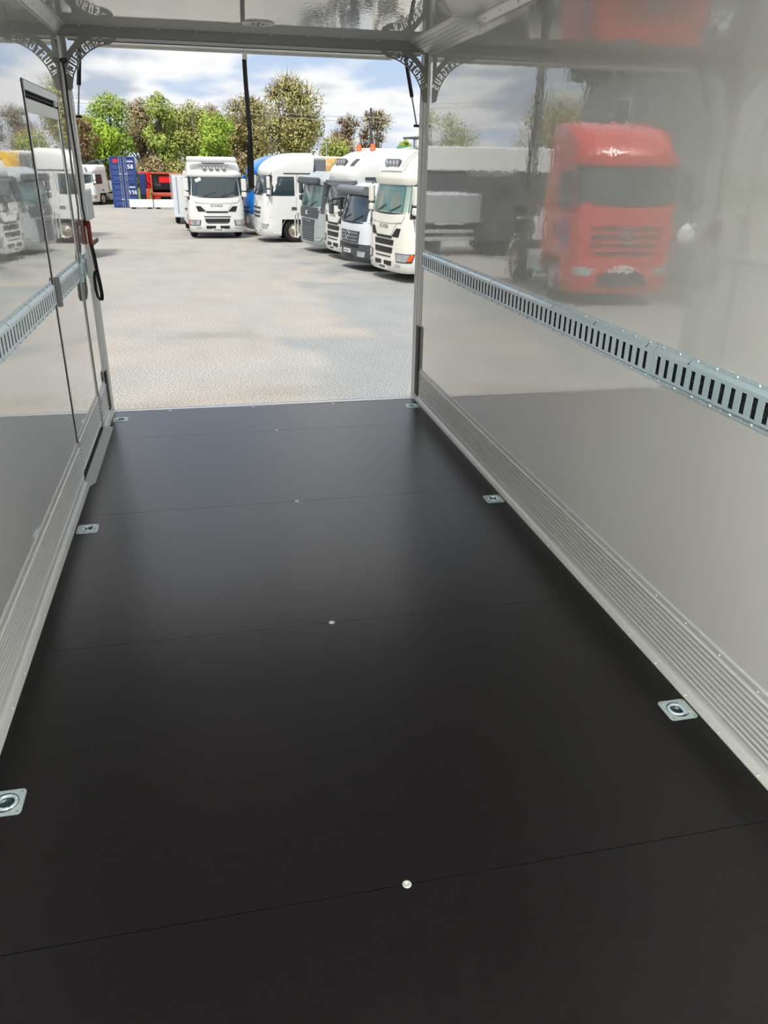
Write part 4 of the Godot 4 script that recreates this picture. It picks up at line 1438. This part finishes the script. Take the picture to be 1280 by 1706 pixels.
	patch(t, "roof_slot", M.plastic_mid, r[1], -0.42, 0.42, -0.50, 0.50, 3.03, 3.07, 0.06, 6, 1)
	bx("sticker", Vector3(-0.72, 2.42, -0.20), Vector3(0.26, 0.14, 0.012), M.plate, t, 0.005, Basis(Vector3.BACK, 0.4))
	bx("dropside_body", Vector3(0, 1.75, -5.0), Vector3(2.5, 1.25, 4.4), M.white_cool, t, 0.03)
	for k in 4: bx("body_post", Vector3(-1.27, 1.75, -3.1 - k * 1.25), Vector3(0.05, 1.25, 0.12), M.white, t, 0.01)
	bx("side_skirt", Vector3(-1.18, 0.72, -3.9), Vector3(0.08, 0.55, 2.6), M.white, t, 0.03)
	bx("head_board", Vector3(0, 2.1, -2.45), Vector3(2.5, 1.3, 0.12), M.white, t, 0.03)

	# --- far left white truck, half turned away
	r = truck("truck", "distant white truck with roof lamps behind the left post", -10.35, -69.0, -28, "mid", M.white, M.white, 5.4)
	t = r[0]
	face_vee(t, r[1], r[2], M.white, 1.74, 2.42)
	doors(t, r[1], M.white, 1.68, 2.42, -0.50, -1.45)
	mirrors(t, r[1], 1.70, 2.5, M.white, 0.10)
	spot_row(t, [-0.6, -0.2, 0.2, 0.6], 2.86, -0.12, 0.12)
	bx("dropside_body", Vector3(0, 1.5, -4.3), Vector3(2.5, 0.7, 3.2), M.white, t, 0.03)
	var cr = begin()
	tube(cr, [Vector3(0, 1.6, -2.7), Vector3(0, 3.3, -2.7), Vector3(0.9, 3.55, -2.8), Vector3(-0.6, 3.35, -2.75)], 0.11, 8)
	tube(cr, [Vector3(-0.9, 3.2, -2.6), Vector3(0.2, 3.5, -2.6), Vector3(0.8, 3.15, -2.6)], 0.08, 8)
	obj("loader_crane", cr, M.plastic, t)

	# --- the red truck beside the building: seen in the right wall's gloss
	r = truck("truck", "red truck with star grille parked before the grey building, mirrored in the right wall", -6.42, -10.75, 4.6, "stream", M.truck_red, M.truck_red)
	t = r[0]
	t.scale.y = 1.10
	face_star(t, r[1], r[2], M.truck_red, 2.0, 2.72, [[1.52, 1.58, 0.95, 1.0], [1.36, 1.42, 0.95, 1.0], [1.20, 1.26, 0.9, 0.95], [1.05, 1.10, 0.85, 0.9]], 0.84, M.grille)
	star(t, r[1], 1.42, 0.15)
	doors(t, r[1], M.truck_red, 1.95, 2.62, -0.5, -1.42)
	mirrors(t, r[1], 1.9, 2.65, M.plastic, 0.22)
	patch(t, "brow", M.truck_red, r[1], -1.22, 1.22, -1.22, 1.22, 2.74, 2.90, 0.06, 10, 2)
	pair(t, "headlight", M.lamp_glass, r[2], 0.72, 1.08, 0.70, 1.14, 0.64, 0.80, 0.02)
	patch(t, "lower_inlet", M.grille, r[2], -0.62, 0.62, -0.55, 0.55, 0.40, 0.70, 0.014, 6, 2)
	number_plate(t, r[2], 0.76)
	patch(t, "door_print", M.sticker, r[1], sz(r[1], 1.15, -0.42), sz(r[1], 1.15, -0.75), sz(r[1], 1.7, -0.6), sz(r[1], 1.7, -0.95), 1.15, 1.7, 0.006, 3, 2)
	var bl = begin()
	lathe(bl, Vector3(-1.50, 1.42, -0.2), Vector3(0, 0, 1), [Vector2(0.0, -0.10), Vector2(0.18, -0.06), Vector2(0.24, 0.0), Vector2(0.20, 0.05), Vector2(0, 0.08)], 16)
	obj("round_mirror", bl, M.white, t)
	var ra = begin()
	tube(ra, [Vector3(-1.15, 1.6, -0.3), Vector3(-1.50, 1.42, -0.22)], 0.02, 6)
	obj("mirror_arm", ra, M.plastic, t)

	# --- silver dropside truck on the left, tail to the lane
	t = thing("dropside_truck", "silver dropside truck on the left with red and white marker board on its tail", "truck", Vector3(-4.2, gy(-24.0), -24.0))
	bx("dropside_body", Vector3(-1.45, 1.66, 0), Vector3(2.9, 0.98, 2.45), M.silver, t, 0.03)
	for k in 9: bx("side_rib", Vector3(-0.15 - k * 0.33, 1.66, 1.24), Vector3(0.05, 0.98, 0.03), M.silver, t, 0.008)
	for k in 5: bx("tail_rib", Vector3(0.012, 1.66, -1.0 + k * 0.5), Vector3(0.03, 0.98, 0.06), M.silver, t, 0.008)
	bx("chassis_frame", Vector3(-2.2, 0.85, 0), Vector3(4.2, 0.3, 1.0), M.chassis, t, 0.03)
	bx("guard_rail", Vector3(-1.6, 0.62, 1.18), Vector3(2.2, 0.12, 0.04), M.silver, t, 0.01)
	bx("guard_rail", Vector3(-1.6, 0.88, 1.18), Vector3(2.2, 0.12, 0.04), M.silver, t, 0.01)
	for k in 3:
		bx("marker_stripe", Vector3(0.035, 0.55 + k * 0.2, 1.05), Vector3(0.03, 0.2, 0.28), M.print_red if k % 2 == 0 else M.plate, t)
	bx("bumper_bar", Vector3(0.0, 0.42, 0), Vector3(0.08, 0.14, 2.4), M.chassis, t, 0.02)
	bx("mud_flap", Vector3(-0.1, 0.30, 1.0), Vector3(0.03, 0.4, 0.4), M.rubber, t)
	bx("cab", Vector3(-3.65, 1.65, 0), Vector3(1.35, 2.5, 2.3), M.plastic, t, 0.16)
	bx("cab_window", Vector3(-3.8, 2.25, 1.155), Vector3(0.7, 0.6, 0.02), M.glass, t, 0.008)
	for q in [-1.0, -3.7]:
		for s in [-1.0, 1.0]:
			var wl = begin()
			lathe(wl, Vector3(q, 0.48, s * 1.0), Vector3(0, 0, s), [Vector2(0.28, -0.15), Vector2(0.45, -0.15), Vector2(0.48, -0.1), Vector2(0.48, 0.1), Vector2(0.45, 0.15), Vector2(0.28, 0.13), Vector2(0.2, 0.05), Vector2(0, 0.05)], 20)
			obj("wheel", wl, M.tyre, t)
# ------------------------------------------------------------------ far yard
func build_background():
	# two stacked containers, door ends to the lane
	for k in 2:
		var t = thing("container", "dark blue container with red square mark, upper one of the stack" if k == 1 else "dark blue container standing on the ground, lower one of the stack", "container", Vector3(-6.32, gy(-64.0) + k * 1.88, -64.0), deg_to_rad(6.0), "stacked blue containers")
		bx("container_shell", Vector3(0, 0.94, -1.2), Vector3(1.95, 1.86, 2.4), M.navy, t, 0.02)
		for s in [-1.0, 1.0]:
			bx("corner_post", Vector3(s * 0.93, 0.94, 0.02), Vector3(0.10, 1.86, 0.08), M.navy, t, 0.01)
			var d = bx("container_door", Vector3(s * 0.44, 0.94, 0.02), Vector3(0.84, 1.72, 0.05), M.navy, t, 0.008)
			for y in [0.12, 0.52, 0.94, 1.36, 1.76]:
				bx("door_rib", Vector3(s * 0.44, y, 0.055), Vector3(0.72, 0.05, 0.03), M.navy_dark, d, 0.008)
			for q in [0.12, 0.26]:
				var lb = begin()
				tube(lb, [Vector3(s * q, 0.04, 0.085), Vector3(s * q, 1.84, 0.085)], 0.022, 6)
				obj("locking_bar", lb, M.silver, d)
			bx("door_handle", Vector3(s * 0.22, 0.62, 0.10), Vector3(0.24, 0.04, 0.03), M.plate, d, 0.006)
			for y in [0.35, 1.5]:
				bx("hinge", Vector3(s * 0.86, y, 0.06), Vector3(0.05, 0.10, 0.05), M.navy_dark, d)
		for y in [0.03, 1.85]:
			bx("end_rail", Vector3(0, y, 0.02), Vector3(1.95, 0.08, 0.09), M.navy, t, 0.01)
		# painted marks: a short white word and large figures, as far as they can be made out
		bx("white_mark", Vector3(0.58, 1.54, 0.05), Vector3(0.46, 0.07, 0.008), M.letter, t)
		text("figures", "58" if k == 1 else "116", 0.30, M.letter, t, Transform3D(Basis(), Vector3(0.58, 1.16, 0.05)), 0.01)
		if k == 1: bx("red_mark", Vector3(-0.52, 1.58, 0.05), Vector3(0.32, 0.28, 0.008), M.print_red, t)
	# orange refuse truck, tail towards the lane
	var t = thing("refuse_truck", "orange refuse truck seen from behind with dark hopper and red panel", "truck", Vector3(-3.15, gy(-66.0), -66.0), deg_to_rad(2.0))
	for s in [-1.0, 1.0]:
		var st = begin()
		prism(st, Vector3(s * 1.25, 0, 0), Vector3.BACK, Vector3.UP, Vector3(-s * 0.12, 0, 0), [Vector2(-1.8, 0.5), Vector2(0.5, 0.55), Vector2(0.62, 0.95), Vector2(0.25, 1.35), Vector2(0.15, 2.35), Vector2(-0.1, 2.62), Vector2(-1.8, 2.62)])
		obj("hopper_side", st, M.orange, t)
	bx("hopper_roof", Vector3(0, 2.58, -0.85), Vector3(2.5, 0.12, 1.9), M.orange, t, 0.03)
	bx("hopper_back", Vector3(0, 1.5, -1.75), Vector3(2.5, 2.3, 0.1), M.chassis, t)
	bx("red_panel", Vector3(0.1, 2.12, -0.1), Vector3(1.35, 0.52, 0.06), M.panel_red, t, 0.02)
	bx("dark_plate", Vector3(0, 2.1, -0.4), Vector3(2.2, 0.85, 0.1), M.plastic, t, 0.02)
	bx("blade", Vector3(0, 1.55, -0.55), Vector3(2.2, 0.4, 0.3), M.plastic, t, 0.04, Basis(Vector3.RIGHT, 0.4))
	bx("hopper_lip", Vector3(0, 0.98, 0.45), Vector3(2.6, 0.30, 0.45), M.orange, t, 0.06)
	bx("rear_bumper", Vector3(0, 0.55, 0.35), Vector3(2.5, 0.16, 0.16), M.plastic, t, 0.03)
	for s in [-1.0, 1.0]:
		bx("tail_lamp", Vector3(s * 0.85, 0.72, 0.66), Vector3(0.6, 0.14, 0.06), M.print_red, t, 0.02)
		wheel(t, Vector3(s * 0.95, 0.5, -2.6), s)
	bx("chassis_frame", Vector3(0, 0.8, -3.5), Vector3(1.0, 0.3, 4.5), M.chassis, t)
	bx("compactor_body", Vector3(0, 1.75, -4.2), Vector3(2.4, 1.7, 4.6), M.orange, t, 0.05)
	# white concrete blocks on the ground in front of it
	for k in 2:
		var b = thing("barrier_block", "long white barrier block before the blue containers" if k == 0 else "long white barrier block before the orange refuse truck", "barrier", Vector3(-5.03 + k * 1.86, gy(-62.0), -62.0), deg_to_rad(-1.0), "white barrier blocks")
		bx("block", Vector3(0, 0.40, 0), Vector3(1.78, 0.58, 0.5), M.concrete_white, b, 0.03)
		for s in [-0.6, 0.6]: bx("foot", Vector3(s, 0.06, 0), Vector3(0.3, 0.12, 0.5), M.chassis, b, 0.01)
	# dark blue cab and red trailer end between containers and refuse truck
	var c = thing("trailer", "dark blue tarpaulin trailer squeezed between containers and refuse truck", "trailer", Vector3(-4.85, gy(-63.5), -63.5), 0.0)
	bx("tarpaulin", Vector3(-0.05, 1.75, -1.0), Vector3(0.5, 1.6, 2.0), M.navy_dark, c, 0.05)
	bx("underside", Vector3(-0.05, 0.8, -1.0), Vector3(0.5, 0.3, 2.0), M.chassis, c)
	bx("red_frame", Vector3(0.32, 1.0, 0.1), Vector3(0.26, 0.9, 0.3), M.orange, c, 0.05)
	for s in [-0.2, 0.2]: wheel(c, Vector3(s, 0.42, -1.0), signf(s), 0.42, 0.16)
	bx("lift_box", Vector3(-1.75, 2.0, -2.2), Vector3(0.9, 1.3, 1.4), M.panel_red, t, 0.05)
	var dg = begin()
	tube(dg, [Vector3(-2.15, 2.55, -1.4), Vector3(-1.3, 1.75, -1.4)], 0.05, 6)
	obj("brace", dg, M.orange, t)
	# pale blue and white trailers left of the lane truck
	var bt = thing("trailer", "light blue trailer standing right of the orange refuse truck", "trailer", Vector3(-1.15, gy(-66.5), -66.5))
	bx("trailer_box", Vector3(0, 1.85, -3.0), Vector3(1.1, 1.7, 6.0), paint(Color(0.06, 0.46, 0.68)), bt, 0.04)
	bx("door_bar", Vector3(0.2, 1.85, 0.02), Vector3(0.05, 1.6, 0.04), M.silver, bt)
	bx("chassis_frame", Vector3(0, 0.8, -3.0), Vector3(0.9, 0.5, 5.6), M.chassis, bt)
	for s in [-0.4, 0.4]: wheel(bt, Vector3(s, 0.48, -1.0), signf(s), 0.48, 0.2)
	var wt = thing("trailer", "tall white box trailer at the left shoulder of the lane truck", "trailer", Vector3(-1.25, gy(-42.0), -42.0), deg_to_rad(3.0))
	bx("trailer_box", Vector3(0, 1.45, -3.5), Vector3(1.35, 2.15, 7.0), M.white_cool, wt, 0.03)
	for k in 3: bx("door_post", Vector3(-0.45 + k * 0.42, 1.55, 0.02), Vector3(0.05, 1.9, 0.04), M.silver, wt, 0.01)
	bx("chassis_frame", Vector3(0, 0.55, -3.5), Vector3(0.9, 0.3, 6.6), M.chassis, wt)
	for s in [-0.5, 0.5]: wheel(wt, Vector3(s, 0.45, -1.2), signf(s), 0.45, 0.25)
	# white trailer roof beyond the row, green crate netting beside it
	var wr = thing("trailer", "long white trailer roof sloping up behind the row of trucks", "trailer", Vector3(12.8, gy(-42.0), -42.0), deg_to_rad(-82.0))
	bx("trailer_box", Vector3(0, 2.55, 0), Vector3(2.5, 3.1, 8.0), M.white, wr, 0.05)
	bx("chassis_frame", Vector3(0, 0.85, 0), Vector3(1.0, 0.3, 7.6), M.chassis, wr)
	for s in [-1.0, 1.0]: wheel(wr, Vector3(s, 0.5, -2.6), s)
	var gn = thing("net_crate", "pale green mesh crate load seen over the nearest truck roof", "crate", Vector3(10.6, gy(-32.0), -32.0), deg_to_rad(-78.0))
	bx("crate_base", Vector3(0, 1.7, 0), Vector3(2.4, 3.2, 3.4), M.white_cool, gn, 0.03)
	for k in 8: bx("crate_slat", Vector3(-1.2, 3.6, -1.6 + k * 0.45), Vector3(0.06, 0.75, 0.10), M.green_net, gn)
	for y in [3.35, 3.6, 3.9]: bx("crate_rail", Vector3(-1.22, y, 0), Vector3(0.05, 0.07, 3.4), M.green_net, gn)
	bx("crate_net", Vector3(-1.12, 3.6, 0), Vector3(0.03, 0.7, 3.4), M.green_net, gn)
	# left side of the yard, mostly seen as reflections
	var cw = thing("trailer", "long white curtain trailer behind the silver dropside truck", "trailer", Vector3(-9.6, gy(-32.0), -32.0))
	bx("trailer_box", Vector3(0, 3.45, 0), Vector3(7.2, 1.0, 2.5), M.white, cw, 0.04)
	bx("under_deck", Vector3(0, 2.2, 0), Vector3(6.9, 1.5, 2.3), M.plastic, cw, 0.02)
	bx("chassis_frame", Vector3(0, 1.25, 0), Vector3(7.0, 0.5, 1.2), M.chassis, cw)
	for q in [-2.6, -1.4, 2.4]:
		for s in [-1.0, 1.0]:
			var wl = begin()
			lathe(wl, Vector3(q, 0.5, s * 1.05), Vector3(0, 0, s), [Vector2(0.28, -0.15), Vector2(0.47, -0.15), Vector2(0.5, -0.1), Vector2(0.5, 0.1), Vector2(0.47, 0.15), Vector2(0.28, 0.13), Vector2(0.2, 0.05), Vector2(0, 0.05)], 20)
			obj("wheel", wl, M.tyre, cw)
	# grey building with dark eaves
	var bd = thing("building", "grey rendered building with dark overhanging roof, mirrored in the right wall", "building", Vector3(-16.3, gy(-8.0), -8.0))
	bx("building_wall", Vector3(0, 2.8, 0), Vector3(12.0, 5.6, 28.0), M.render, bd)
	bx("roof_eave", Vector3(0, 5.95, 0), Vector3(12.9, 0.75, 28.9), M.roof_dark, bd, 0.03)
	for k in 3:
		var w = bx("window", Vector3(6.02, 4.35, -11.0 + k * 6.0), Vector3(0.08, 1.1, 0.9), M.plate, bd, 0.01)
		bx("pane", Vector3(6.065, 4.35, -11.0 + k * 6.0), Vector3(0.02, 0.96, 0.76), M.glass, w)
	bx("downpipe", Vector3(6.08, 2.8, -8.2), Vector3(0.12, 5.6, 0.12), M.pole_light, bd, 0.03)
	bx("roller_door", Vector3(6.04, 1.9, -3.0), Vector3(0.08, 3.8, 4.0), M.plastic_mid, bd, 0.01)
	var mp = thing("mast", "slim dark mast standing beside the grey building", "mast", Vector3(-8.1, gy(-20.5), -20.5))
	var ms = begin()
	tube(ms, [Vector3.ZERO, Vector3(0, 8.2, 0)], [0.11, 0.08], 10)
	obj("mast_pole", ms, M.pole, mp)
	# power line on wooden poles, lamp posts
	var ends = [[[Vector3(-24, 7.2, -72), Vector3(2, 6.15, -73), Vector3(19.0, 5.9, -78)], "upper"], [[Vector3(-24, 6.8, -71), Vector3(2, 5.75, -72), Vector3(19.0, 5.5, -77)], "lower"]]
	for e in ends:
		var wi = thing("power_line", "%s thin pale overhead wire across the trees" % e[1], "wire", Vector3.ZERO, 0.0, "overhead wires")
		var ws = begin()
		var pts = []
		for i in e[0].size() - 1:
			for k in 8:
				var f = k / 8.0
				pts.append(e[0][i].lerp(e[0][i + 1], f) - Vector3(0, 0.9 * f * (1.0 - f), 0))
		pts.append(e[0][-1])
		tube(ws, pts, 0.022, 5)
		obj("wire", ws, M.wire, wi)
	var pp = thing("utility_pole", "dark wooden power pole with insulators among the bare trees on the right", "pole", Vector3(18.2, gy(-86.0), -86.0))
	var ps = begin()
	tube(ps, [Vector3.ZERO, Vector3(0, 9.3, 0)], [0.16, 0.12], 8)
	obj("pole_shaft", ps, M.pole, pp)
	bx("cross_arm", Vector3(0, 8.6, 0), Vector3(1.3, 0.14, 0.14), M.pole, pp)
	for x in [-0.55, 0.0, 0.55]:
		var ins = begin()
		lathe(ins, Vector3(x, 8.66, 0), Vector3.UP, [Vector2(0.05, 0), Vector2(0.09, 0.1), Vector2(0.05, 0.2), Vector2(0.09, 0.3), Vector2(0, 0.4)], 8)
		obj("insulator", ins, M.plastic, pp)
	for q in [[10.9, -70.0, 5.3, "thin pale lamp post rising behind the side-on white truck"], [5.4, -60.0, 3.9, "short pale post behind the blue truck"]]:
		var lp = thing("lamp_post", q[3], "post", Vector3(q[0], gy(q[1]), q[1]))
		var ls = begin()
		tube(ls, [Vector3.ZERO, Vector3(0, q[2], 0)], [0.07, 0.05], 8)
		obj("post_shaft", ls, M.pole_light, lp)
		bx("lamp_head", Vector3(0.2, q[2], 0), Vector3(0.5, 0.1, 0.2), M.pole_light, lp, 0.03)
	# brick house behind the trees at the far left
	var hs = thing("house", "reddish brick house glimpsed behind the trees at the left post", "house", Vector3(-15.2, gy(-98.0), -98.0))
	bx("house_wall", Vector3(0, 2.6, 0), Vector3(6.0, 6.5, 8.0), M.brick, hs)
	var rf = begin()
	prism(rf, Vector3(-3.4, 5.8, 0), Vector3.BACK, Vector3.UP, Vector3(6.8, 0, 0), [Vector2(-4.6, 0), Vector2(4.6, 0), Vector2(0, 2.6)])
	obj("house_roof", rf, M.brick, hs)
	for k in 2: bx("window", Vector3(2.0 - k * 2.5, 3.6, 4.02), Vector3(1.0, 1.3, 0.08), M.plate, hs)
	# grass bank at the back of the yard
	var gb = begin()
	var n := FastNoiseLite.new()
	n.seed = 77
	n.frequency = 0.25
	gb.set_smooth_group(5)
	var H = func(i, j):
		var x = -40.0 + i * 2.0
		var f = j / 6.0
		return Vector3(x, gy(-70.0) - 0.1 + (2.6 * smoothstep(0.0, 0.8, f) + 0.35 * n.get_noise_2d(x, f * 20.0) * f), -70.5 - f * 14.0)
	for i in 50:
		for j in 6:
			quad(gb, H.call(i, j), H.call(i + 1, j), H.call(i + 1, j + 1), H.call(i, j + 1), Vector3.UP)
	gb.set_smooth_group(-1)
	var go = obj("grass_bank", gb, M.grass)
	tag(go, "rough green grass bank rising behind the containers and refuse truck", "grass", "", "structure")

# ------------------------------------------------------------------ trees
func build_trees():
	var lime = Color(0.64, 0.76, 0.28)
	var green = Color(0.64, 0.745, 0.36)
	var olive = Color(0.70, 0.715, 0.42)
	var brown = Color(0.72, 0.66, 0.50)
	# name label x z top width bottom leaf density twigs
	tree("bare_tree", "sparse reddish brown tree at the far left, against the left post", -10.6, -76.0, 5.4, 3.6, -0.2, Color(0.62, 0.50, 0.40), 700, 420)
	tree("leafy_tree", "tall green tree rising behind the lime bush, left of the containers", -8.6, -83.0, 8.0, 5.2, 0.6, green, 6000, 200)
	tree("bush", "lime green rounded bush above the distant white truck, left of the containers", -8.85, -78.0, 4.9, 4.4, 0.2, lime, 4200, 60)
	tree("bare_tree", "brownish half bare tree between the two tall green ones on the left", -5.9, -86.0, 7.7, 3.8, 0.2, brown, 2600, 600)
	tree("leafy_tree", "tall yellow green tree with a pointed top behind the refuse truck", -3.8, -81.0, 8.0, 3.6, 0.2, green.lerp(olive, 0.35), 4400, 240)
	tree("leafy_tree", "broad olive green tree above the refuse truck and lane truck", -0.9, -83.0, 7.3, 5.8, 0.0, olive.lerp(green, 0.3), 6200, 420)
	tree("bare_tree", "grey brown tree top showing between the broad olive tree and lime tree", 1.2, -92.0, 7.6, 4.0, 1.0, brown.lerp(olive, 0.4), 2000, 620)
	tree("leafy_tree", "fresh lime green tree straight above the lane truck", 1.5, -75.0, 5.9, 4.6, 0.0, lime.lerp(green, 0.5), 5000, 100)
	tree("leafy_tree", "olive brown tree right of the hanging pull strap", 4.9, -87.0, 8.4, 6.4, 0.0, olive.lerp(brown, 0.55), 5600, 760)
	tree("leafy_tree", "biggest round crowned tree behind the white and blue trucks", 9.1, -82.0, 9.7, 8.2, 0.0, olive.lerp(brown, 0.3), 9000, 1200)
	tree("bush", "olive bush at the right foot of the biggest tree", 12.8, -78.0, 4.2, 3.6, -0.2, olive.lerp(green, 0.4), 2600, 100)
	tree("bare_tree", "thin bare tree left of the power pole", 17.3, -95.0, 7.2, 4.4, 1.0, brown, 800, 700)
	tree("bare_tree", "thin bare tree right of the power pole", 20.8, -95.0, 7.8, 4.8, 1.0, brown.lerp(olive, 0.3), 950, 720)
	tree("bush", "yellow green bush top over the roof board of the nearest truck", 17.2, -66.0, 3.8, 1.6, 0.4, lime.lerp(olive, 0.4), 900, 40)
	for q in [[-11.5, 6.4, 6.0, green], [-6.4, 7.0, 6.0, olive], [-2.6, 7.0, 6.0, green], [0.6, 6.9, 5.6, brown], [3.4, 6.7, 5.6, olive], [6.6, 8.3, 6.6, brown], [11.4, 7.4, 5.6, olive], [15.2, 4.9, 5.0, brown]]:
		tree("leafy_tree", {-11.5: "green tree of the back belt behind the left post", -6.4: "olive tree of the back belt behind the blue containers", -2.6: "green tree of the back belt behind the refuse truck", 0.6: "brownish tree of the back belt over the lane truck roof", 3.4: "olive tree of the back belt just left of the pull strap", 6.6: "brownish tree of the back belt right of the pull strap", 11.4: "olive tree of the back belt right of the biggest tree", 15.2: "low brownish tree of the back belt left of the bare trees"}[q[0]], q[0], -90.0, q[1], q[2], -0.6, q[3], 4200, 200)
	for q in [[-7.2, 1.7, olive], [-4.6, 2.2, brown], [-2.4, 1.9, olive], [0.4, 2.6, olive], [3.0, 2.8, brown], [6.2, 2.6, olive], [10.4, 2.4, green]]:
		tree("scrub", "tangle of low scrub on the grass bank %s" % {-7.2: "behind the containers", -4.6: "left of the refuse truck", -2.4: "behind the refuse truck", 0.4: "behind the lane truck", 3.0: "under the hanging strap", 6.2: "behind the side-on white truck", 10.4: "behind the grey green truck"}[q[0]], q[0], -76.5, q[1], 3.2, -1.0, q[2], 1300, 160)
	# trees further left, seen in the wall's gloss
	tree("leafy_tree", "dark olive trees at the left end of the yard beyond the white trailer", -17.0, -66.0, 6.2, 9.0, 0.0, olive.lerp(green, 0.3), 4200, 300)
	tree("leafy_tree", "brown green tree beyond the grey building corner", -27.0, -62.0, 8.0, 9.0, 0.0, olive.lerp(brown, 0.5), 4200, 300)

func tree(called: String, label: String, x: float, z: float, top: float, wide: float, low: float, leaf: Color, leaves: int, twigs: int):
	var g = gy(z) if z > -70.0 else gy(z) + (1.3 if called == "scrub" else 0.4)
	var t = thing(called, label, "bush" if called in ["bush", "scrub"] else "tree", Vector3(x, g, z))
	var h = top - g
	var b0 = low - g
	var blobs = []
	var nb = 16 if wide > 2.5 else 8
	var cy = (h + b0) * 0.5
	var hy = (h - b0) * 0.5
	for k in nb:
		var r = minf(wide * 0.5, hy) * rng.randf_range(0.32, 0.52)
		var d = rdir() * pow(rng.randf(), 0.4)
		if k == 0: d = Vector3(0.05, 0.9, 0)
		if k == 1: d = Vector3(-0.45, 0.75, 0)
		if k == 2: d = Vector3(0.5, 0.7, 0)
		var sx = maxf(wide * 0.56 - r * 0.8, 0.1)
		blobs.append([Vector3(d.x * sx, cy + d.y * (hy - r * 0.85), d.z * sx * 0.7), r])
	# trunk and limbs
	var st = begin()
	var tr = 0.035 * h * 0.6 + 0.04
	tube(st, [Vector3(0, -0.5, 0), Vector3(0.05, h * 0.3, 0), Vector3(-0.05, h * 0.6, 0.05), Vector3(0, h * 0.9, 0)], [tr, tr * 0.75, tr * 0.4, tr * 0.12], 7)
	for b in blobs:
		var y0 = b[0].y * rng.randf_range(0.35, 0.6)
		tube(st, [Vector3(0, y0, 0), Vector3(b[0].x * 0.5, lerpf(y0, b[0].y, 0.45), b[0].z * 0.5), b[0]], [tr * 0.34, tr * 0.24, tr * 0.1], 5)
	obj("trunk", st, M.bark, t)
	if twigs > 0:
		var tw = begin()
		for i in twigs:
			var b = blobs[rng.randi() % blobs.size()]
			var d = rdir()
			if d.y < -0.3: d.y = -d.y
			var p0 = b[0] + d * b[1] * 0.15
			var p1 = b[0] + d * b[1] * 0.65 + Vector3(0, 0.06 * b[1], 0)
			var p2 = p1 + (d + rdir() * 0.5 + Vector3(0, 0.4, 0)).normalized() * b[1] * rng.randf_range(0.3, 0.6)
			tube(tw, [p0, p1, p2], [0.035, 0.022, 0.008], 3, false)
		tag(obj("twigs", tw, M.twig, t), "", "", "", "stuff")
	var vs := PackedVector3Array()
	var ns := PackedVector3Array()
	var cs := PackedColorArray()
	var lin = leaf.srgb_to_linear()
	var wsum = 0.0
	for b in blobs: wsum += b[1] * b[1]
	for b in blobs:
		var tint = rng.randf_range(0.88, 1.12)
		for i in int(leaves * b[1] * b[1] / wsum):
			var d = rdir()
			var c = b[0] + d * b[1] * pow(rng.randf(), 0.4) * rng.randf_range(0.85, 1.12)
			var n = (d + rdir() * 0.9).normalized()
			var u = n.cross(rdir()).normalized() * rng.randf_range(0.055, 0.12)
			var v = n.cross(u).normalized() * rng.randf_range(0.07, 0.15)
			var col = lin * (tint * rng.randf_range(0.86, 1.14))
			col.r *= rng.randf_range(0.9, 1.15)
			col.a = 1.0
			var sn = (d + Vector3(0, 0.45, 0) + rdir() * 0.4).normalized()
			for p in [c - u, c + v, c + u, c - u, c + u, c - v]:
				vs.append(p)
				ns.append(sn)
				cs.append(col)
	var arr = []
	arr.resize(Mesh.ARRAY_MAX)
	arr[Mesh.ARRAY_VERTEX] = vs
	arr[Mesh.ARRAY_NORMAL] = ns
	arr[Mesh.ARRAY_COLOR] = cs
	var am := ArrayMesh.new()
	am.add_surface_from_arrays(Mesh.PRIMITIVE_TRIANGLES, arr)
	tag(mesh_obj("foliage", am, M.leaf, t), "", "", "", "stuff")

func rdir() -> Vector3:
	while true:
		var v = Vector3(rng.randf_range(-1, 1), rng.randf_range(-1, 1), rng.randf_range(-1, 1))
		var l = v.length()
		if l > 0.05 and l <= 1.0: return v / l
	return Vector3.UP
